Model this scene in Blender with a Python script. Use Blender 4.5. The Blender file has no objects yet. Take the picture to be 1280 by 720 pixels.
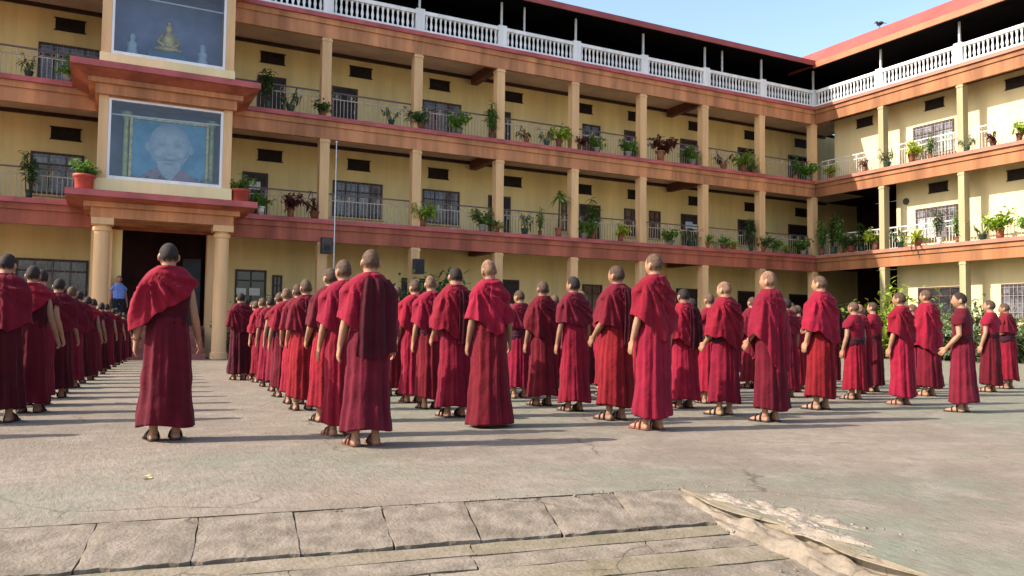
import bpy, bmesh, math, random
import numpy as np
from mathutils import Vector, Matrix

C = bpy.context.scene
COL = C.collection
R = math.radians
PI = math.pi

# ------------------------------------------------------------------ camera
CAM = Vector((-29.719, -26.687, 0.986))
YAW, PITCH, ROLL, FPX = R(62.7147), R(2.91745), R(-0.70101), 1001.31
exv = (math.sin(YAW), math.cos(YAW)); eyv = (-math.cos(YAW), math.sin(YAW))
r0 = Vector((exv[0], eyv[0], 0)); h0 = Vector((exv[1], eyv[1], 0))
fw = h0 * math.cos(PITCH) + Vector((0, 0, math.sin(PITCH)))
u0 = -h0 * math.sin(PITCH) + Vector((0, 0, math.cos(PITCH)))
rt = r0 * math.cos(ROLL) - u0 * math.sin(ROLL)
up = r0 * math.sin(ROLL) + u0 * math.cos(ROLL)
cd = bpy.data.cameras.new('camera'); cam = bpy.data.objects.new('camera', cd); COL.objects.link(cam)
cd.sensor_width = 36; cd.lens = FPX / 1280 * 36; cd.clip_end = 2000; cd.clip_start = 0.05
cam.matrix_world = Matrix(((rt.x, up.x, -fw.x, CAM.x), (rt.y, up.y, -fw.y, CAM.y), (rt.z, up.z, -fw.z, CAM.z), (0, 0, 0, 1)))
C.camera = cam

# ------------------------------------------------------------------ light
SUN_AZ, SUN_EL = R(-77.5), R(36.5)          # azimuth from +y, clockwise
w = bpy.data.worlds.new('World'); C.world = w; w.use_nodes = True
nt = w.node_tree
sky = nt.nodes.new('ShaderNodeTexSky'); sky.sky_type = 'NISHITA'; sky.sun_disc = False
sky.sun_elevation = SUN_EL; sky.sun_rotation = SUN_AZ
sky.air_density = 1.0; sky.dust_density = 2.0; sky.ozone_density = 0.7
bg = nt.nodes['Background']; bg.inputs[1].default_value = 0.15
nt.links.new(sky.outputs[0], bg.inputs[0])
sd = bpy.data.lights.new('sun', 'SUN'); sd.energy = 4.1; sd.angle = R(0.55); sd.color = (1.0, 0.93, 0.82)
sun = bpy.data.objects.new('sun', sd); COL.objects.link(sun)
tosun = Vector((math.sin(SUN_AZ) * math.cos(SUN_EL), math.cos(SUN_AZ) * math.cos(SUN_EL), math.sin(SUN_EL)))
sun.rotation_euler = tosun.to_track_quat('Z', 'Y').to_euler()
vs = C.view_settings; vs.view_transform = 'Standard'; vs.look = 'None'; vs.gamma = 1.0; vs.use_curve_mapping = False
vs.exposure = 1.25
C.cycles.max_bounces = 8; C.cycles.diffuse_bounces = 6; C.cycles.transparent_max_bounces = 12
try: C.cycles.use_denoising = True
except Exception: pass

# ------------------------------------------------------------------ materials
def mat(name, col, rough=0.7, var=0.12, scale=3.0, bump=0.0, bscale=20.0, rand=0.0, rand_hue=0.0, spec=0.3, metal=0.0,
        col2=None, streak=False, detail=6.0, sheen=0.0, bdist=0.01):
    m = bpy.data.materials.new(name); m.use_nodes = True
    n = m.node_tree.nodes; L = m.node_tree.links
    b = n['Principled BSDF']
    b.inputs['Roughness'].default_value = rough; b.inputs['Metallic'].default_value = metal
    b.inputs['Specular IOR Level'].default_value = spec
    if sheen:
        b.inputs['Sheen Weight'].default_value = sheen; b.inputs['Sheen Roughness'].default_value = 0.5
    geo = n.new('ShaderNodeTexCoord')
    mp = n.new('ShaderNodeMapping'); L.new(geo.outputs['Object'], mp.inputs[0])
    if streak: mp.inputs['Scale'].default_value = (1, 1, 0.12)
    nz = n.new('ShaderNodeTexNoise'); nz.inputs['Scale'].default_value = scale; nz.inputs['Detail'].default_value = detail
    nz.inputs['Roughness'].default_value = 0.62
    L.new(mp.outputs[0], nz.inputs['Vector'])
    c2 = col2 or tuple(max(0, c * (1 - 2.2 * var)) for c in col)
    c1 = tuple(min(1, c * (1 + 0.5 * var)) for c in col)
    mr = n.new('ShaderNodeMapRange'); mr.inputs[1].default_value = 0.36; mr.inputs[2].default_value = 0.64
    L.new(nz.outputs['Fac'], mr.inputs[0])
    mx = n.new('ShaderNodeMix'); mx.data_type = 'RGBA'
    mx.inputs[6].default_value = (*c2, 1); mx.inputs[7].default_value = (*c1, 1)
    L.new(mr.outputs[0], mx.inputs[0])
    out = mx.outputs[2]
    if rand or rand_hue:
        oi = n.new('ShaderNodeObjectInfo'); hs = n.new('ShaderNodeHueSaturation')
        a = n.new('ShaderNodeMapRange'); a.inputs[3].default_value = 1 - rand; a.inputs[4].default_value = 1 + rand
        L.new(oi.outputs['Random'], a.inputs[0]); L.new(a.outputs[0], hs.inputs['Value'])
        w1 = n.new('ShaderNodeMath'); w1.operation = 'MULTIPLY'; w1.inputs[1].default_value = 7.31; L.new(oi.outputs['Random'], w1.inputs[0])
        w2 = n.new('ShaderNodeMath'); w2.operation = 'FRACT'; L.new(w1.outputs[0], w2.inputs[0])
        h = n.new('ShaderNodeMapRange'); h.inputs[3].default_value = 0.5 - rand_hue; h.inputs[4].default_value = 0.5 + rand_hue
        L.new(w2.outputs[0], h.inputs[0]); L.new(h.outputs[0], hs.inputs['Hue'])
        L.new(out, hs.inputs['Color']); out = hs.outputs[0]
    L.new(out, b.inputs['Base Color'])
    if bump:
        n2 = n.new('ShaderNodeTexNoise'); n2.inputs['Scale'].default_value = bscale; n2.inputs['Detail'].default_value = 5
        L.new(geo.outputs['Object'], n2.inputs['Vector'])
        bp = n.new('ShaderNodeBump'); bp.inputs['Strength'].default_value = bump; bp.inputs['Distance'].default_value = bdist
        L.new(n2.outputs['Fac'], bp.inputs['Height']); L.new(bp.outputs[0], b.inputs['Normal'])
    return m

M = {}
M['wall'] = mat('yellow_wall_paint', (0.86, 0.68, 0.32), 0.9, 0.09, 0.9, 0.25, 22, streak=True)
M['wall_side'] = mat('sunlit_wall_cream', (0.62, 0.52, 0.30), 0.85, 0.08, 0.7, 0.15, 30, streak=True)  # wall paint copy with the bright sunlit look put into its tone
M['column'] = mat('peach_column_paint', (0.76, 0.47, 0.235), 0.7, 0.10, 2.0, streak=True)
M['column_side'] = mat('sunlit_column_yellow', (0.33, 0.275, 0.15), 0.7, 0.08, 2.0, streak=True)  # column copy carrying the pale yellow look of full sun in its colour
M['coping'] = mat('red_coping_paint', (0.48, 0.115, 0.11), 0.55, 0.16, 1.2, 0.1, 30)
M['fascia'] = mat('orange_beam_paint', (0.58, 0.25, 0.115), 0.75, 0.2, 1.6, 0.25, 14, streak=True)
M['fascia_low'] = mat('maroon_beam_paint', (0.44, 0.125, 0.075), 0.7, 0.2, 1.6, 0.25, 14, streak=True)
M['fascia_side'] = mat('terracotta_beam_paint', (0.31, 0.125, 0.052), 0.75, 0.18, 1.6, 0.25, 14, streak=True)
M['coping_side'] = mat('sunlit_coping_salmon', (0.36, 0.15, 0.10), 0.6, 0.12, 1.2)  # coping copy toned as the paint looks when lit
M['ceiling'] = mat('stained_ceiling', (0.64, 0.46, 0.35), 0.9, 0.10, 0.8)
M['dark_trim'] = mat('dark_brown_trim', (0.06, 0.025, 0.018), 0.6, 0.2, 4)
M['cross_beam'] = mat('brown_cross_beam', (0.16, 0.055, 0.04), 0.7, 0.15, 2)
M['floor'] = mat('gallery_floor', (0.52, 0.38, 0.29), 0.7, 0.12, 2)
M['white'] = mat('white_balustrade_paint', (0.82, 0.81, 0.80), 0.65, 0.08, 2.5, streak=True)
M['rail'] = mat('cream_rail_paint', (0.46, 0.38, 0.30), 0.5, 0.1, 5)
M['rail_side'] = mat('sunlit_rail_white', (0.62, 0.59, 0.51), 0.5, 0.08, 5)  # off-white rail paint in a lighter copy for the sunlit wing
M['rail_dark'] = mat('dark_handrail', (0.12, 0.085, 0.075), 0.45, 0.1, 5)
M['black'] = mat('terrace_shade_black', (0.0065, 0.006, 0.007), 0.95, 0.25, 0.6, spec=0.05)  # deep shade under the terrace roof, put into the surface colour
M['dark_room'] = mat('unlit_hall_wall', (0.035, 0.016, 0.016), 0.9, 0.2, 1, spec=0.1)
M['door'] = mat('dark_door_wood', (0.035, 0.022, 0.022), 0.5, 0.25, 5, rand=0.25)
M['doorframe'] = mat('brown_frame_wood', (0.075, 0.04, 0.035), 0.5, 0.2, 5)
M['pane'] = mat('grey_window_glass', (0.17, 0.16, 0.175), 0.12, 0.35, 2.2, spec=0.6, rand=0.3)
M['pane_dark'] = mat('dark_window_glass', (0.03, 0.03, 0.035), 0.12, 0.3, 2.0, spec=0.6)
M['grille'] = mat('pale_grille_paint', (0.30, 0.28, 0.28), 0.5, 0.1, 4)
M['curtain_pale'] = mat('pale_curtain', (0.50, 0.47, 0.44), .9, .15, 6)
M['curtain_pink'] = mat('dull_pink_curtain', (0.34, 0.17, 0.20), .9, .15, 6)
M['curtain_green'] = mat('grey_green_curtain', (0.26, 0.32, 0.29), .9, .15, 6)
M['vent'] = mat('vent_dark', (0.022, 0.013, 0.012), 0.7, 0.25, 6)
M['roof'] = mat('red_sheet_roof', (0.33, 0.07, 0.06), 0.5, 0.14, 0.8)
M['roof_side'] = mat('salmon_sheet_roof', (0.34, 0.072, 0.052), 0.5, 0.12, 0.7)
M['roof_trim'] = mat('orange_gutter_paint', (0.40, 0.13, 0.055), 0.5, 0.12, 0.9)
M['steel'] = mat('pale_steel_post', (0.60, 0.61, 0.62), 0.45, 0.08, 5)
M['plinth'] = mat('pink_plinth_paint', (0.34, 0.12, 0.09), 0.75, 0.15, 1.2)
M['plinth_side'] = mat('cream_plinth_paint', (0.58, 0.47, 0.33), 0.8, 0.1, 1.2)
M['sill_cream'] = mat('cream_sill_paint', (0.86, 0.71, 0.38), 0.7, 0.06, 1.2, streak=True)
M['paper'] = mat('white_paper', (0.72, 0.72, 0.70), 0.8, 0.05, 5)
M['glint_blue'] = mat('pale_blue_glint', (0.45, 0.62, 0.75), 0.8, 0.05, 5)  # blue-white glint painted as a pale sheet
M['plastic_black'] = mat('black_speaker_plastic', (0.018, 0.019, 0.022), 0.5, 0.15, 8)
M['grey_plastic'] = mat('grey_speaker_plastic', (0.075, 0.062, 0.058), 0.55, 0.15, 8)
M['terracotta'] = mat('terracotta_pot', (0.23, 0.082, 0.048), 0.8, 0.15, 6, 0.2, 30, rand=0.45, rand_hue=0.02)
M['red_pot'] = mat('red_painted_pot', (0.42, 0.07, 0.045), 0.6, 0.12, 4)
M['green_pot'] = mat('dark_green_plastic_pot', (0.03, 0.07, 0.05), 0.5, 0.1, 4, rand=0.3)
M['grey_pot'] = mat('grey_cement_pot', (0.26, 0.23, 0.20), 0.9, 0.15, 6, rand=0.3)
M['white_pot'] = mat('white_plastic_pot', (0.72, 0.70, 0.68), 0.5, 0.06, 4, rand=0.1)
M['soil'] = mat('potting_soil', (0.04, 0.025, 0.015), 0.95, 0.2, 20)
M['bark'] = mat('plant_stem_bark', (0.10, 0.065, 0.035), 0.9, 0.2, 12)

def leafmat(name, col, rand=0.3, hue=0.03):
    m = mat(name, col, 0.5, 0.25, 9, rand=rand, rand_hue=hue, spec=0.35)
    n = m.node_tree.nodes; L = m.node_tree.links; b = n['Principled BSDF']
    tr = n.new('ShaderNodeBsdfTranslucent'); tr.inputs[0].default_value = (col[0] * 1.6 + .02, col[1] * 1.6, col[2], 1)
    ms = n.new('ShaderNodeMixShader'); ms.inputs[0].default_value = 0.25
    L.new(b.outputs[0], ms.inputs[1]); L.new(tr.outputs[0], ms.inputs[2]); L.new(ms.outputs[0], n['Material Output'].inputs[0])
    return m
M['leaf'] = leafmat('green_leaf', (0.125, 0.26, 0.04))
M['leaf_bright'] = leafmat('yellow_green_leaf', (0.30, 0.40, 0.04))
M['leaf_dark'] = leafmat('dark_green_leaf', (0.05, 0.12, 0.03))
M['leaf_red'] = leafmat('dark_red_leaf', (0.12, 0.025, 0.03))
M['leaf_grey'] = leafmat('grey_green_leaf', (0.12, 0.18, 0.09))

def cloth(name, col, rand=0.20, hue=0.003):
    return mat(name, col, 0.9, 0.13, 3.0, 0.5, 30, rand=rand, rand_hue=hue, spec=0.15, sheen=0.05, bdist=0.012)
M['crimson'] = cloth('crimson_cloth', (0.195, 0.0058, 0.0195))
M['maroon'] = cloth('maroon_cloth', (0.105, 0.0042, 0.0115))
M['dark_maroon'] = cloth('dark_maroon_cloth', (0.045, 0.0026, 0.0068))
M['red_orange'] = cloth('brick_red_cloth', (0.20, 0.0075, 0.0145))
M['wine'] = cloth('wine_cloth', (0.13, 0.0065, 0.0165))
M['black_cloth'] = cloth('dark_sash_cloth', (0.035, 0.008, 0.014))
M['blue_shirt'] = cloth('blue_shirt_cloth', (0.16, 0.25, 0.62), 0.02, 0.0)
M['trouser'] = cloth('dark_trouser_cloth', (0.02, 0.022, 0.03), 0.02, 0.0)
M['yellow_cloth'] = cloth('yellow_cloth', (0.70, 0.36, 0.02), 0.02, 0.0)
M['skin'] = mat('skin', (0.30, 0.150, 0.085), 0.55, 0.10, 8, rand=0.16, rand_hue=0.006, spec=0.35)
def hairmat(name, col, skin, scale, bump):
    m = mat(name, col, 0.85, 0.25, scale, bump, 150, rand=0.25, bdist=0.003)
    n = m.node_tree.nodes; L = m.node_tree.links; b = n['Principled BSDF']; src = b.inputs['Base Color'].links[0].from_socket
    at = n.new('ShaderNodeAttribute'); at.attribute_name = 'growth'
    nz = n.new('ShaderNodeTexNoise'); nz.inputs['Scale'].default_value = 70; tc = n.new('ShaderNodeTexCoord'); L.new(tc.outputs['Object'], nz.inputs['Vector'])
    ad = n.new('ShaderNodeMath'); ad.operation = 'MULTIPLY_ADD'; ad.inputs[1].default_value = .5; L.new(nz.outputs['Fac'], ad.inputs[0]); L.new(at.outputs['Fac'], ad.inputs[2])
    r = n.new('ShaderNodeMapRange'); r.inputs[1].default_value = .28; r.inputs[2].default_value = 1.0; L.new(ad.outputs[0], r.inputs[0])
    mx = n.new('ShaderNodeMix'); mx.data_type = 'RGBA'; L.new(r.outputs[0], mx.inputs[0]); mx.inputs[6].default_value = (*skin, 1); L.new(src, mx.inputs[7]); L.new(mx.outputs[2], b.inputs['Base Color'])
    return m
SKC = (0.27, 0.135, 0.078)
M['hair_black'] = hairmat('black_cropped_hair', (0.024, 0.0145, 0.0115), SKC, 60, .6)
M['hair_stubble'] = hairmat('short_dark_stubble', (0.082, 0.045, 0.028), SKC, 40, .4)
M['hair_shaven'] = hairmat('shaven_scalp', (0.165, 0.088, 0.053), SKC, 30, .3)
M['sandal'] = mat('dark_sandal_rubber', (0.030, 0.022, 0.020), 0.7, 0.2, 10, rand=0.3)
M['sandal_red'] = mat('brown_red_sandal', (0.17, 0.055, 0.04), 0.7, 0.2, 10, rand=0.2)
M['bead'] = mat('brown_beads', (0.20, 0.05, 0.03), 0.4, 0.1, 10)

# ------------------------------------------------------------------ mesh helpers
class MB:
    def __init__(self): self.v = []; self.f = []
    def add(self, vs, fs):
        o = len(self.v); self.v += [tuple(map(float, p)) for p in vs]; self.f += [tuple(i + o for i in q) for q in fs]
    def box(self, x0, x1, y0, y1, z0, z1):
        if x0 > x1: x0, x1 = x1, x0
        if y0 > y1: y0, y1 = y1, y0
        if z0 > z1: z0, z1 = z1, z0
        p = [(x0, y0, z0), (x1, y0, z0), (x1, y1, z0), (x0, y1, z0), (x0, y0, z1), (x1, y0, z1), (x1, y1, z1), (x0, y1, z1)]
        self.add(p, [(0, 3, 2, 1), (4, 5, 6, 7), (0, 1, 5, 4), (1, 2, 6, 5), (2, 3, 7, 6), (3, 0, 4, 7)])
    def grid(self, P, closed=True, caps=(False, False)):
        P = np.asarray(P); nr, nc = P.shape[:2]; o = len(self.v)
        self.v += [tuple(map(float, q)) for q in P.reshape(-1, 3)]
        for i in range(nr - 1):
            for j in range(nc if closed else nc - 1):
                k = (j + 1) % nc
                self.f.append((o + i * nc + j, o + i * nc + k, o + (i + 1) * nc + k, o + (i + 1) * nc + j))
        if caps[0]: self.f.append(tuple(o + j for j in reversed(range(nc))))
        if caps[1]: self.f.append(tuple(o + (nr - 1) * nc + j for j in range(nc)))
    def tube(self, pts, rad, n=10, flat=None):
        pts = [Vector(p) for p in pts]; m = len(pts)
        if not hasattr(rad, '__len__'): rad = [rad] * m
        rows = []; ref = None
        for i, p in enumerate(pts):
            t = (pts[min(i + 1, m - 1)] - pts[max(i - 1, 0)]).normalized()
            if ref is None:
                ref = Vector((0, 1, 0)) if abs(t.y) < 0.9 else Vector((1, 0, 0))
            a = (ref - t * ref.dot(t)).normalized(); b = t.cross(a); ref = a
            ra = rad[i]; rb = ra * (flat[i] if flat else 1)
            rows.append([tuple(p + a * (ra * math.cos(2 * PI * k / n)) + b * (rb * math.sin(2 * PI * k / n))) for k in range(n)])
        self.grid(rows, True, (True, True))
    def lathe(self, prof, n=16, c=(0, 0, 0)):
        rows = [[(c[0] + r * math.cos(2 * PI * k / n), c[1] + r * math.sin(2 * PI * k / n), c[2] + z) for k in range(n)] for r, z in prof]
        self.grid(rows, True, (True, True))
    def ell(self, c, r, nu=16, nv=10, fn=None):
        rows = []
        for i in range(nv + 1):
            ph = -PI / 2 + PI * i / nv
            rows.append([(c[0] + r[0] * math.cos(ph) * math.cos(2 * PI * k / nu), c[1] + r[1] * math.cos(ph) * math.sin(2 * PI * k / nu), c[2] + r[2] * math.sin(ph)) for k in range(nu)])
        # tiny poles kept as small rings
        self.grid(rows, True, (True, True))
    def mesh(self, name, m, smooth=False, swap=False):
        me = bpy.data.meshes.new(name)
        vs = [(p[1], p[0], p[2]) for p in self.v] if swap else self.v
        me.from_pydata(vs, [], self.f); me.validate()
        bm = bmesh.new(); bm.from_mesh(me); bmesh.ops.recalc_face_normals(bm, faces=bm.faces); bm.to_mesh(me); bm.free()
        if smooth: me.polygons.foreach_set('use_smooth', [True] * len(me.polygons))
        if m is not None: me.materials.append(M[m] if isinstance(m, str) else m)
        me.update(); return me
    def build(self, name, m, parent=None, smooth=False, swap=False):
        o = bpy.data.objects.new(name, self.mesh(name, m, smooth, swap)); COL.objects.link(o)
        if parent is not None: o.parent = parent
        return o

def thing(name, label, cat, loc=(0, 0, 0), group=None):
    o = bpy.data.objects.new(name, None); COL.objects.link(o); o.location = loc; o.empty_display_size = 0.1
    o['label'] = label; o['category'] = cat
    if group: o['group'] = group
    return o
def tag(o, label, cat, group=None):
    o['label'] = label; o['category'] = cat
    if group: o['group'] = group
    return o
def copy_thing(src, label, loc, rz=0.0, sc=1.0, group=None):
    r = src.copy(); COL.objects.link(r); r.location = loc; r.rotation_euler = (0, 0, rz); r.scale = (sc, sc, sc) if not isinstance(sc, tuple) else sc
    r['label'] = label
    if group: r['group'] = group
    for ch in src.children:
        c = ch.copy(); COL.objects.link(c); c.parent = r
        for g in ch.children:
            d = g.copy(); COL.objects.link(d); d.parent = c
    return r
def remove_tree(o):
    for c in list(o.children): remove_tree(c)
    bpy.data.objects.remove(o)

# ------------------------------------------------------------------ ground
OG = Vector((-26.2, -22.7, 0)); E1 = Vector((-0.9886, 0.1506, 0)); E2 = Vector((-0.1506, -0.9886, 0))
TH = R(6.5)
def uv(u, v, z=0.0):
    p = OG + E1 * u + E2 * v; return (p.x, p.y, z)
def edge_u(v): return 0.24 - 0.03 * v          # right-hand edge of the sunken ramp
def ground_material():
    m = bpy.data.materials.new('worn_courtyard_concrete'); m.use_nodes = True
    n = m.node_tree.nodes; L = m.node_tree.links; b = n['Principled BSDF']; b.inputs['Roughness'].default_value = 0.85
    b.inputs['Specular IOR Level'].default_value = 0.25
    tc = n.new('ShaderNodeTexCoord')
    def noise(s, d=6, stretch=None, rot=0):
        mp = n.new('ShaderNodeMapping'); L.new(tc.outputs['Object'], mp.inputs[0])
        if stretch: mp.inputs['Scale'].default_value = stretch; mp.inputs['Rotation'].default_value = (0, 0, rot)
        z = n.new('ShaderNodeTexNoise'); z.inputs['Scale'].default_value = s; z.inputs['Detail'].default_value = d; z.inputs['Roughness'].default_value = 0.65
        L.new(mp.outputs[0], z.inputs['Vector']); return z.outputs['Fac']
    def rng(x, a, c, lo=0.0, hi=1.0):
        r = n.new('ShaderNodeMapRange'); r.inputs[1].default_value = a; r.inputs[2].default_value = c; r.inputs[3].default_value = lo; r.inputs[4].default_value = hi
        L.new(x, r.inputs[0]); return r.outputs[0]
    def mix(f, a, c, mode='MIX'):
        x = n.new('ShaderNodeMix'); x.data_type = 'RGBA'; x.blend_type = mode
        for s, i in ((f, 0), (a, 6), (c, 7)):
            if isinstance(s, (int, float)): x.inputs[i].default_value = s
            elif isinstance(s, tuple): x.inputs[i].default_value = (*s, 1)
            else: L.new(s, x.inputs[i])
        return x.outputs[2]
    base = mix(rng(noise(0.45), 0.38, 0.62), (0.160, 0.126, 0.093), (0.222, 0.177, 0.132))
    sx = n.new('ShaderNodeSeparateXYZ'); L.new(tc.outputs['Object'], sx.inputs[0])
    gx = rng(sx.outputs[0], -27.0, -17.0, -0.05, 0.13)
    ga = n.new('ShaderNodeMath'); ga.operation = 'ADD'; L.new(noise(0.20, 6), ga.inputs[0]); L.new(gx, ga.inputs[1])
    base = mix(rng(ga.outputs[0], 0.47, 0.60, 0, 0.8), base, (0.150, 0.170, 0.117))
    base = mix(rng(noise(2.2, 9), 0.48, 0.64, 0, 0.5), base, (0.275, 0.225, 0.18))     # faint moss-green film in patches
    base = mix(rng(noise(7, 9), 0.47, 0.66, 0, 0.6), base, (0.145, 0.112, 0.084))
    base = mix(rng(noise(38, 6, (1, 0.35, 1), R(-8)), 0.56, 0.74, 0, 0.45), base, (0.31, 0.262, 0.215))
    base = mix(rng(noise(90, 4), 0.60, 0.72, 0, 0.5), base, (0.11, 0.085, 0.065))
    L.new(base, b.inputs['Base Color'])
    add = n.new('ShaderNodeMath'); add.operation = 'ADD'
    L.new(rng(noise(26, 7, (1, 0.4, 1), R(-8)), 0, 1, 0, 1.0), add.inputs[0]); L.new(rng(noise(120, 4), 0, 1, 0, 0.35), add.inputs[1])
    bp = n.new('ShaderNodeBump'); bp.inputs['Strength'].default_value = 0.8; bp.inputs['Distance'].default_value = 0.016
    L.new(add.outputs[0], bp.inputs['Height']); L.new(bp.outputs[0], b.inputs['Normal'])
    return m
M['ground'] = ground_material()
M['slab'] = mat('worn_slab_stone', (0.198, 0.158, 0.118), 0.9, 0.2, 7.0, 0.9, 55, col2=(0.125, 0.098, 0.070), bdist=0.008)
M['slab_moss'] = mat('lichen_stained_stone', (0.205, 0.162, 0.118), 0.9, 0.2, 4.0, 0.8, 40, col2=(0.145, 0.118, 0.070), bdist=0.01)
M['rubble'] = mat('broken_pale_concrete', (0.265, 0.215, 0.172), 0.9, 0.15, 16, 1.0, 70, col2=(0.165, 0.13, 0.095), bdist=0.01)
M['gap'] = mat('dirt_in_joints', (0.10, 0.075, 0.052), 0.95, 0.25, 20)

def add_cracks(m, scale, width, dark):
    n = m.node_tree.nodes; L = m.node_tree.links; b = n['Principled BSDF']; src = b.inputs['Base Color'].links[0].from_socket
    tc = n.new('ShaderNodeTexCoord'); nz = n.new('ShaderNodeTexNoise'); nz.inputs['Scale'].default_value = 3; nz.inputs['Detail'].default_value = 6
    L.new(tc.outputs['Object'], nz.inputs['Vector'])
    mxv = n.new('ShaderNodeMix'); mxv.data_type = 'VECTOR'; mxv.inputs[0].default_value = .22; L.new(tc.outputs['Object'], mxv.inputs[4]); L.new(nz.outputs['Color'], mxv.inputs[5])
    vo = n.new('ShaderNodeTexVoronoi'); vo.feature = 'DISTANCE_TO_EDGE'; vo.inputs['Scale'].default_value = scale; L.new(mxv.outputs[1], vo.inputs['Vector'])
    r = n.new('ShaderNodeMapRange'); r.inputs[1].default_value = 0; r.inputs[2].default_value = width; r.inputs[3].default_value = 1; r.inputs[4].default_value = 0; L.new(vo.outputs['Distance'], r.inputs[0])
    n3 = n.new('ShaderNodeTexNoise'); n3.inputs['Scale'].default_value = .9; L.new(tc.outputs['Object'], n3.inputs['Vector'])
    g_ = n.new('ShaderNodeMapRange'); g_.inputs[1].default_value = .47; g_.inputs[2].default_value = .6; L.new(n3.outputs['Fac'], g_.inputs[0])
    mu = n.new('ShaderNodeMath'); mu.operation = 'MULTIPLY'; L.new(r.outputs[0], mu.inputs[0]); L.new(g_.outputs[0], mu.inputs[1])
    mx = n.new('ShaderNodeMix'); mx.data_type = 'RGBA'; L.new(mu.outputs[0], mx.inputs[0]); L.new(src, mx.inputs[6]); mx.inputs[7].default_value = (*dark, 1)
    L.new(mx.outputs[2], b.inputs['Base Color'])
add_cracks(M['slab'], 1.6, .012, (.06, .045, .032)); add_cracks(M['slab_moss'], 1.8, .012, (.06, .048, .03)); add_cracks(M['ground'], .55, .006, (.09, .07, .05))
g = MB()
BIG = 400
pts = [uv(-BIG, 0), uv(edge_u(0), 0), uv(BIG, 0), uv(-BIG, -BIG), uv(BIG, -BIG), uv(-BIG, 3.4), uv(edge_u(3.4), 3.4), uv(-BIG, BIG), uv(edge_u(3.4), BIG)]
g.add(pts, [(0, 1, 4, 3), (1, 2, 4), (0, 5, 6, 1), (5, 7, 8, 6)])
ground = g.build('courtyard_ground', 'ground'); ground['kind'] = 'structure'
# sunken apron: sloping rows of slabs and the strip below, cut by joints
rs = random.Random(5)
base = MB()
zr = lambda v: -math.tan(TH) * v if v < .60 else -math.tan(TH) * .60 - .03 * (v - .60)
base.add([uv(edge_u(0) , 0, -0.03), uv(40, 0, -0.03), uv(40, .60, zr(.60) - .03), uv(edge_u(.60), .60, zr(.60) - .03), uv(40, 300, zr(1.75) - .03), uv(edge_u(3.4), 300, zr(1.75) - .03), uv(edge_u(3.4), 3.4, zr(1.75) - .03), uv(40, 3.4, zr(1.75) - .03)], [(0, 1, 2, 3), (3, 2, 7, 6), (6, 7, 4, 5)])
bo = base.build('apron_bed', 'gap'); bo['kind'] = 'structure'
# side wall of the cut
side = MB(); side.add([uv(edge_u(0), 0, 0), uv(edge_u(3.4), 3.4, 0), uv(edge_u(3.4), 3.4, zr(1.75) - .03), uv(edge_u(.60), .60, zr(.60) - .03), uv(edge_u(0), 0, -.03), uv(edge_u(3.4), 300, 0), uv(edge_u(3.4), 300, zr(1.75) - .03)], [(0, 1, 2, 3, 4), (1, 5, 6, 2)])
bo = side.build('apron_edge', 'slab_moss'); bo['kind'] = 'structure'
def slab_row(v0, v1, widths, ustart, th, jag, mname, name, lift=0.0):
    mb = MB(); u = ustart; gap = 0.0035
    for wd in widths:
        a, b_ = u + gap * rs.uniform(.4, 1.2), u + wd - gap * rs.uniform(.4, 1.2)
        u += wd
        nu, nv = 10, 7
        tilt = rs.uniform(-.004, .004); lf = lift + rs.uniform(-.003, .003)
        rows = []
        for j in range(nv + 1):
            row = []
            for i in range(nu + 1):
                s, t = i / nu, j / nv
                uu = a + (b_ - a) * s; uu += .28 * max(0., 1 - uu / 2.6) * (v0 + (v1 - v0) * t); vv0 = v0 + rs.uniform(-1, 1) * (0.004 if j in (0, nv) else 0.002)
                vv = vv0 + (v1 - v0 - gap) * t
                if j == nv: vv += jag * rs.uniform(-1, 1)
                if i in (0, nu): uu += rs.uniform(-.006, .006)
                uu = max(uu, edge_u(vv) + 0.02)
                z = zr(vv) + lf + tilt * (s - .5) + rs.uniform(-1, 1) * 0.002
                ed = min(i, nu - i, j, nv - j)
                if ed == 0: z -= 0.004
                row.append(uv(uu, vv, z))
            rows.append(row)
        P = np.array(rows)
        mb.grid(P, closed=False)
        # skirt
        ring = [P[0, i] for i in range(nu + 1)] + [P[j, nu] for j in range(1, nv + 1)] + [P[nv, i] for i in range(nu - 1, -1, -1)] + [P[j, 0] for j in range(nv - 1, 0, -1)]
        low = [q - np.array([0, 0, th]) for q in ring]
        mb.grid(np.array([ring, low]), closed=True)
    o = mb.build(name, mname, smooth=False); o['kind'] = 'structure'; return o
slab_row(0.0, 0.58, [.55] + [.47] * 20, 0.16, 0.05, 0.012, 'slab', 'paving_apron')
slab_row(0.60, 0.77, [1.72, 1.9, 2.2, 2.4], 0.0, 0.05, 0.006, 'slab_moss', 'paving_strip', -0.010)
slab_row(0.78, 0.97, [.75, 1.0, .9, 1.3, 1.1, 1.5, 2.0], 0.0, 0.05, 0.006, 'slab', 'paving_strip', -0.008)
slab_row(0.98, 1.2, [1.1, .9, 1.3, 1.0, 1.4, 1.6, 2.0], 0.0, 0.05, 0.006, 'slab_moss', 'paving_strip', -0.008)
slab_row(1.21, 1.5, [.9, 1.2, 1.0, 1.3, 1.4, 1.6, 2.0], -.05, 0.05, 0.006, 'slab', 'paving_strip', -0.008)
slab_row(1.51, 2.0, [1.2, .9, 1.1, 1.3, 1.4, 1.6, 2.0], -.1, 0.05, 0.006, 'slab', 'paving_strip', -0.008)
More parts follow.
